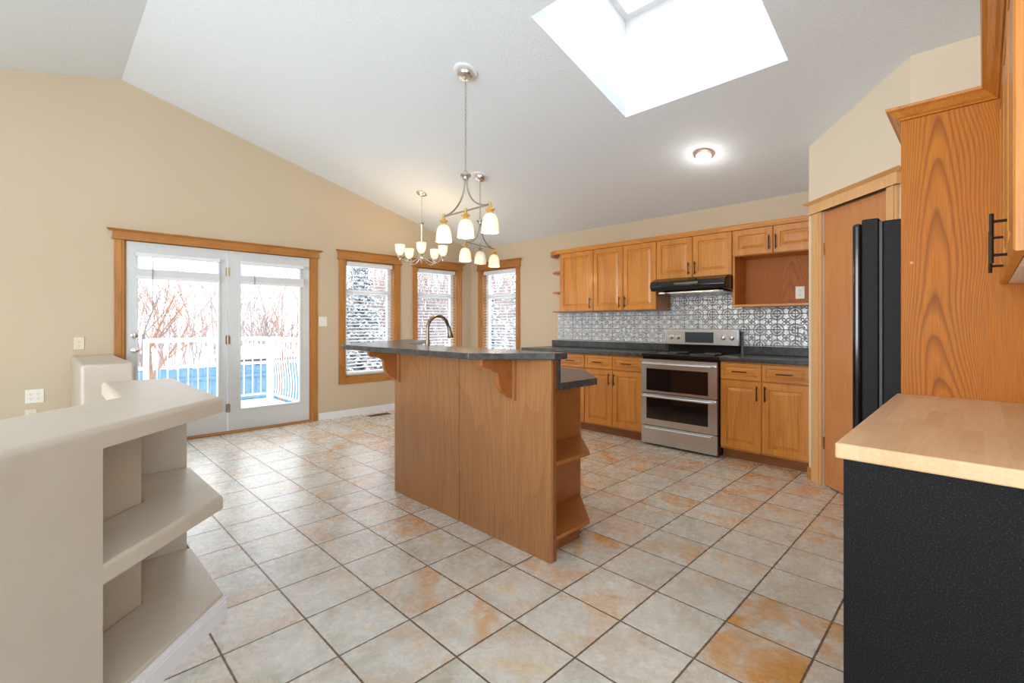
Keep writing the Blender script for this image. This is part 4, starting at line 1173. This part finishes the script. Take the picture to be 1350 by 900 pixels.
# trees
def bare_tree_mesh(seed, height, spread, levels, r0, kids=(4, 3)):
    rnd = random.Random(seed); bm = BM()
    def seg(p, q, ra, rb, n):
        d = (q - p).normalized(); s = d.cross(Vector((0, 0, 1)))
        if s.length < .1: s = d.cross(Vector((1, 0, 0)))
        s.normalize(); t_ = d.cross(s)
        A = [bm.verts.new(p + (s * math.cos(2 * math.pi * k / n) + t_ * math.sin(2 * math.pi * k / n)) * ra) for k in range(n)]
        B = [bm.verts.new(q + (s * math.cos(2 * math.pi * k / n) + t_ * math.sin(2 * math.pi * k / n)) * rb) for k in range(n)]
        for k in range(n): bm.faces.new([A[k], A[(k + 1) % n], B[(k + 1) % n], B[k]])
    def grow(p, d, L, r, lev):
        n = 6 if lev < 2 else (4 if lev < 4 else 3); steps = 3
        for i in range(steps):
            d = (d + Vector((rnd.uniform(-1, 1), rnd.uniform(-1, 1), rnd.uniform(-.4, .7))) * .14).normalized()
            q = p + d * L / steps; r2 = r * .82
            seg(p, q, r, r2, n); p, r = q, r2
            if lev < levels and i > 0 or (lev and lev < levels):
                for _ in range(rnd.choice((1, 2))):
                    a = rnd.uniform(0, 2 * math.pi); side = Vector((math.cos(a), math.sin(a), rnd.uniform(.1, .9))).normalized()
                    grow(p, (d * .55 + side * spread).normalized(), L * rnd.uniform(.55, .78), r * .6, lev + 1)
    grow(Vector((0, 0, 0)), Vector((0, 0, 1)), height * .42, r0, 0)
    bmesh.ops.recalc_face_normals(bm, faces=bm.faces)
    me = bpy.data.meshes.new('bare_tree'); bm.to_mesh(me); bm.free(); return me

bt = [bare_tree_mesh(s, h, sp, 4, r) for s, h, sp, r in ((3, 6.0, .75, .10), (11, 7.0, .6, .10), (23, 5.0, .8, .08))]
def put_tree(me, loc, rz, s, mat, label, group):
    m2 = me
    if not me.materials: me.materials.append(M[mat])
    o = bpy.data.objects.new('bare_tree', me); COL.objects.link(o)
    if me.materials[0] != M[mat]:
        o.material_slots[0].link = 'OBJECT'; o.material_slots[0].material = M[mat]
    o.location = loc; o.rotation_euler = (0, 0, rz); o.scale = (s, s, s)
    tag(o, label, 'tree', group); return o
put_tree(bt[0], (1.9, 13.6, -1.5), .4, .85, 'bark', 'orange-barked bare tree behind the left french door', None)
put_tree(bt[1], (5.0, 14.6, -1.5), 1.9, .62, 'bark', 'second bare orange-brown tree right of the first beyond the deck', None)
put_tree(bt[2], (6.6, 12.2, -1.5), 2.2, .7, 'bark_grey', 'grey bare tree leaning into the right french door view', None)
k = 0
G = 'bare grey trees in the yard background'
for (x, y, s_) in [(-1, 19.8, .8), (2.6, 21, .8), (8.2, 12.2, .75), (10.2, 10.0, .75), (17.5, 14.6, .8), (9.2, 7.6, .5)]:
    put_tree(bt[k % 3], (x, y, -1.5), k * 1.3, s_, 'bark_grey', 'bare leafless tree in the background beyond the windows', G); k += 1
# a thicket of twigs nobody could count, far behind the fence and round the yard
rnd = random.Random(4); bm_ = BM()
def twig(p, d, L, r, lev):
    q = p + d * L; s1 = d.cross(Vector((.3, .5, .1))).normalized(); s2 = d.cross(s1)
    A = [bm_.verts.new(p + (s1 * math.cos(a) + s2 * math.sin(a)) * r) for a in (0, 2.1, 4.2)]; B = [bm_.verts.new(q + (s1 * math.cos(a) + s2 * math.sin(a)) * r * .45) for a in (0, 2.1, 4.2)]
    for i_ in range(3): bm_.faces.new([A[i_], A[(i_ + 1) % 3], B[(i_ + 1) % 3], B[i_]])
    if lev < 2:
        for _ in range(4):
            f_ = rnd.uniform(.3, 1.0)
            twig(p + d * L * f_, (d + Vector((rnd.uniform(-1, 1), rnd.uniform(-1, 1), rnd.uniform(-.2, .6))) * .7).normalized(), L * rnd.uniform(.4, .6), r * .55, lev + 1)
for i_ in range(820):
    adeg = rnd.uniform(-2, 108) if i_ < 620 else rnd.uniform(42, 66); a = R(adeg); dist = rnd.uniform(26, 34)
    p = Vector((math.cos(a) * dist, math.sin(a) * dist, -1.5))
    twig(p, Vector((rnd.uniform(-.2, .2), rnd.uniform(-.2, .2), 1)).normalized(), rnd.uniform(1.8, 4.4) * (1.3 if 42 < adeg < 67 else 1), rnd.uniform(.03, .06), 0)
tag(obj('twig_thicket', bm_, 'thicket'), 'distant pinkish-grey thicket of bare twigs across the horizon', 'thicket', kind='stuff')

def spruce_mesh(seed, H, Rb):
    rnd = random.Random(seed); bm = BM(); tube(bm, [(0, 0, 0), (0, 0, H)], [.12, .02], 6)
    z = .4
    while z < H:
        f = 1 - z / H; L = Rb * (f ** .85) + .08; n = int(9 + 9 * f)
        for i in range(n):
            a = 2 * math.pi * (i + rnd.random()) / n; l = L * rnd.uniform(.75, 1.1); wd = .10 + .16 * l
            d = Vector((math.cos(a), math.sin(a), 0)); s = Vector((-d.y, d.x, 0)); zz = z + rnd.uniform(-.1, .1)
            p0 = Vector((0, 0, zz + .10)); 
            prev = None
            for j in range(4):
                t0 = (j + .2) / 4
                c_ = p0 + d * l * t0 - Vector((0, 0, .30 * l * t0 * t0)); w_ = wd * (1 - .6 * t0)
                e1 = c_ + d * l * .28 + s * w_ - Vector((0, 0, .10)); e2 = c_ + d * l * .28 - s * w_ - Vector((0, 0, .10)); e0 = c_ - d * .03; e3 = c_ + d * l * .33 + Vector((0, 0, -.02))
                vs_ = [bm.verts.new(q) for q in (e0, e1, e3, e2, c_ + d * l * .1 + Vector((0, 0, .05)))]
                for A, B in ((0, 1), (1, 2), (2, 3), (3, 0)): bm.faces.new([vs_[A], vs_[B], vs_[4]])
        z += .24
    me = bpy.data.meshes.new('spruce_tree'); bmesh.ops.recalc_face_normals(bm, faces=bm.faces); bm.to_mesh(me); bm.free(); me.materials.append(M['spruce']); return me
sm = spruce_mesh(5, 6.5, 1.6)
for i, (x, y, s) in enumerate([(9.6, 18.8, .95), (13.4, 15.6, 1.0), (13.2, 12.0, 1.0), (12.4, 8.0, 1.0), (13.0, 4.2, .9), (17.5, 9.5, 1.2)]):
    o = bpy.data.objects.new('spruce_tree', sm); COL.objects.link(o); o.location = (x, y, -1.5); o.rotation_euler = (0, 0, i * 1.1); o.scale = (s, s, s)
    tag(o, 'snow-dusted spruce tree beyond the windows', 'tree', 'snowy spruces beyond the windows')
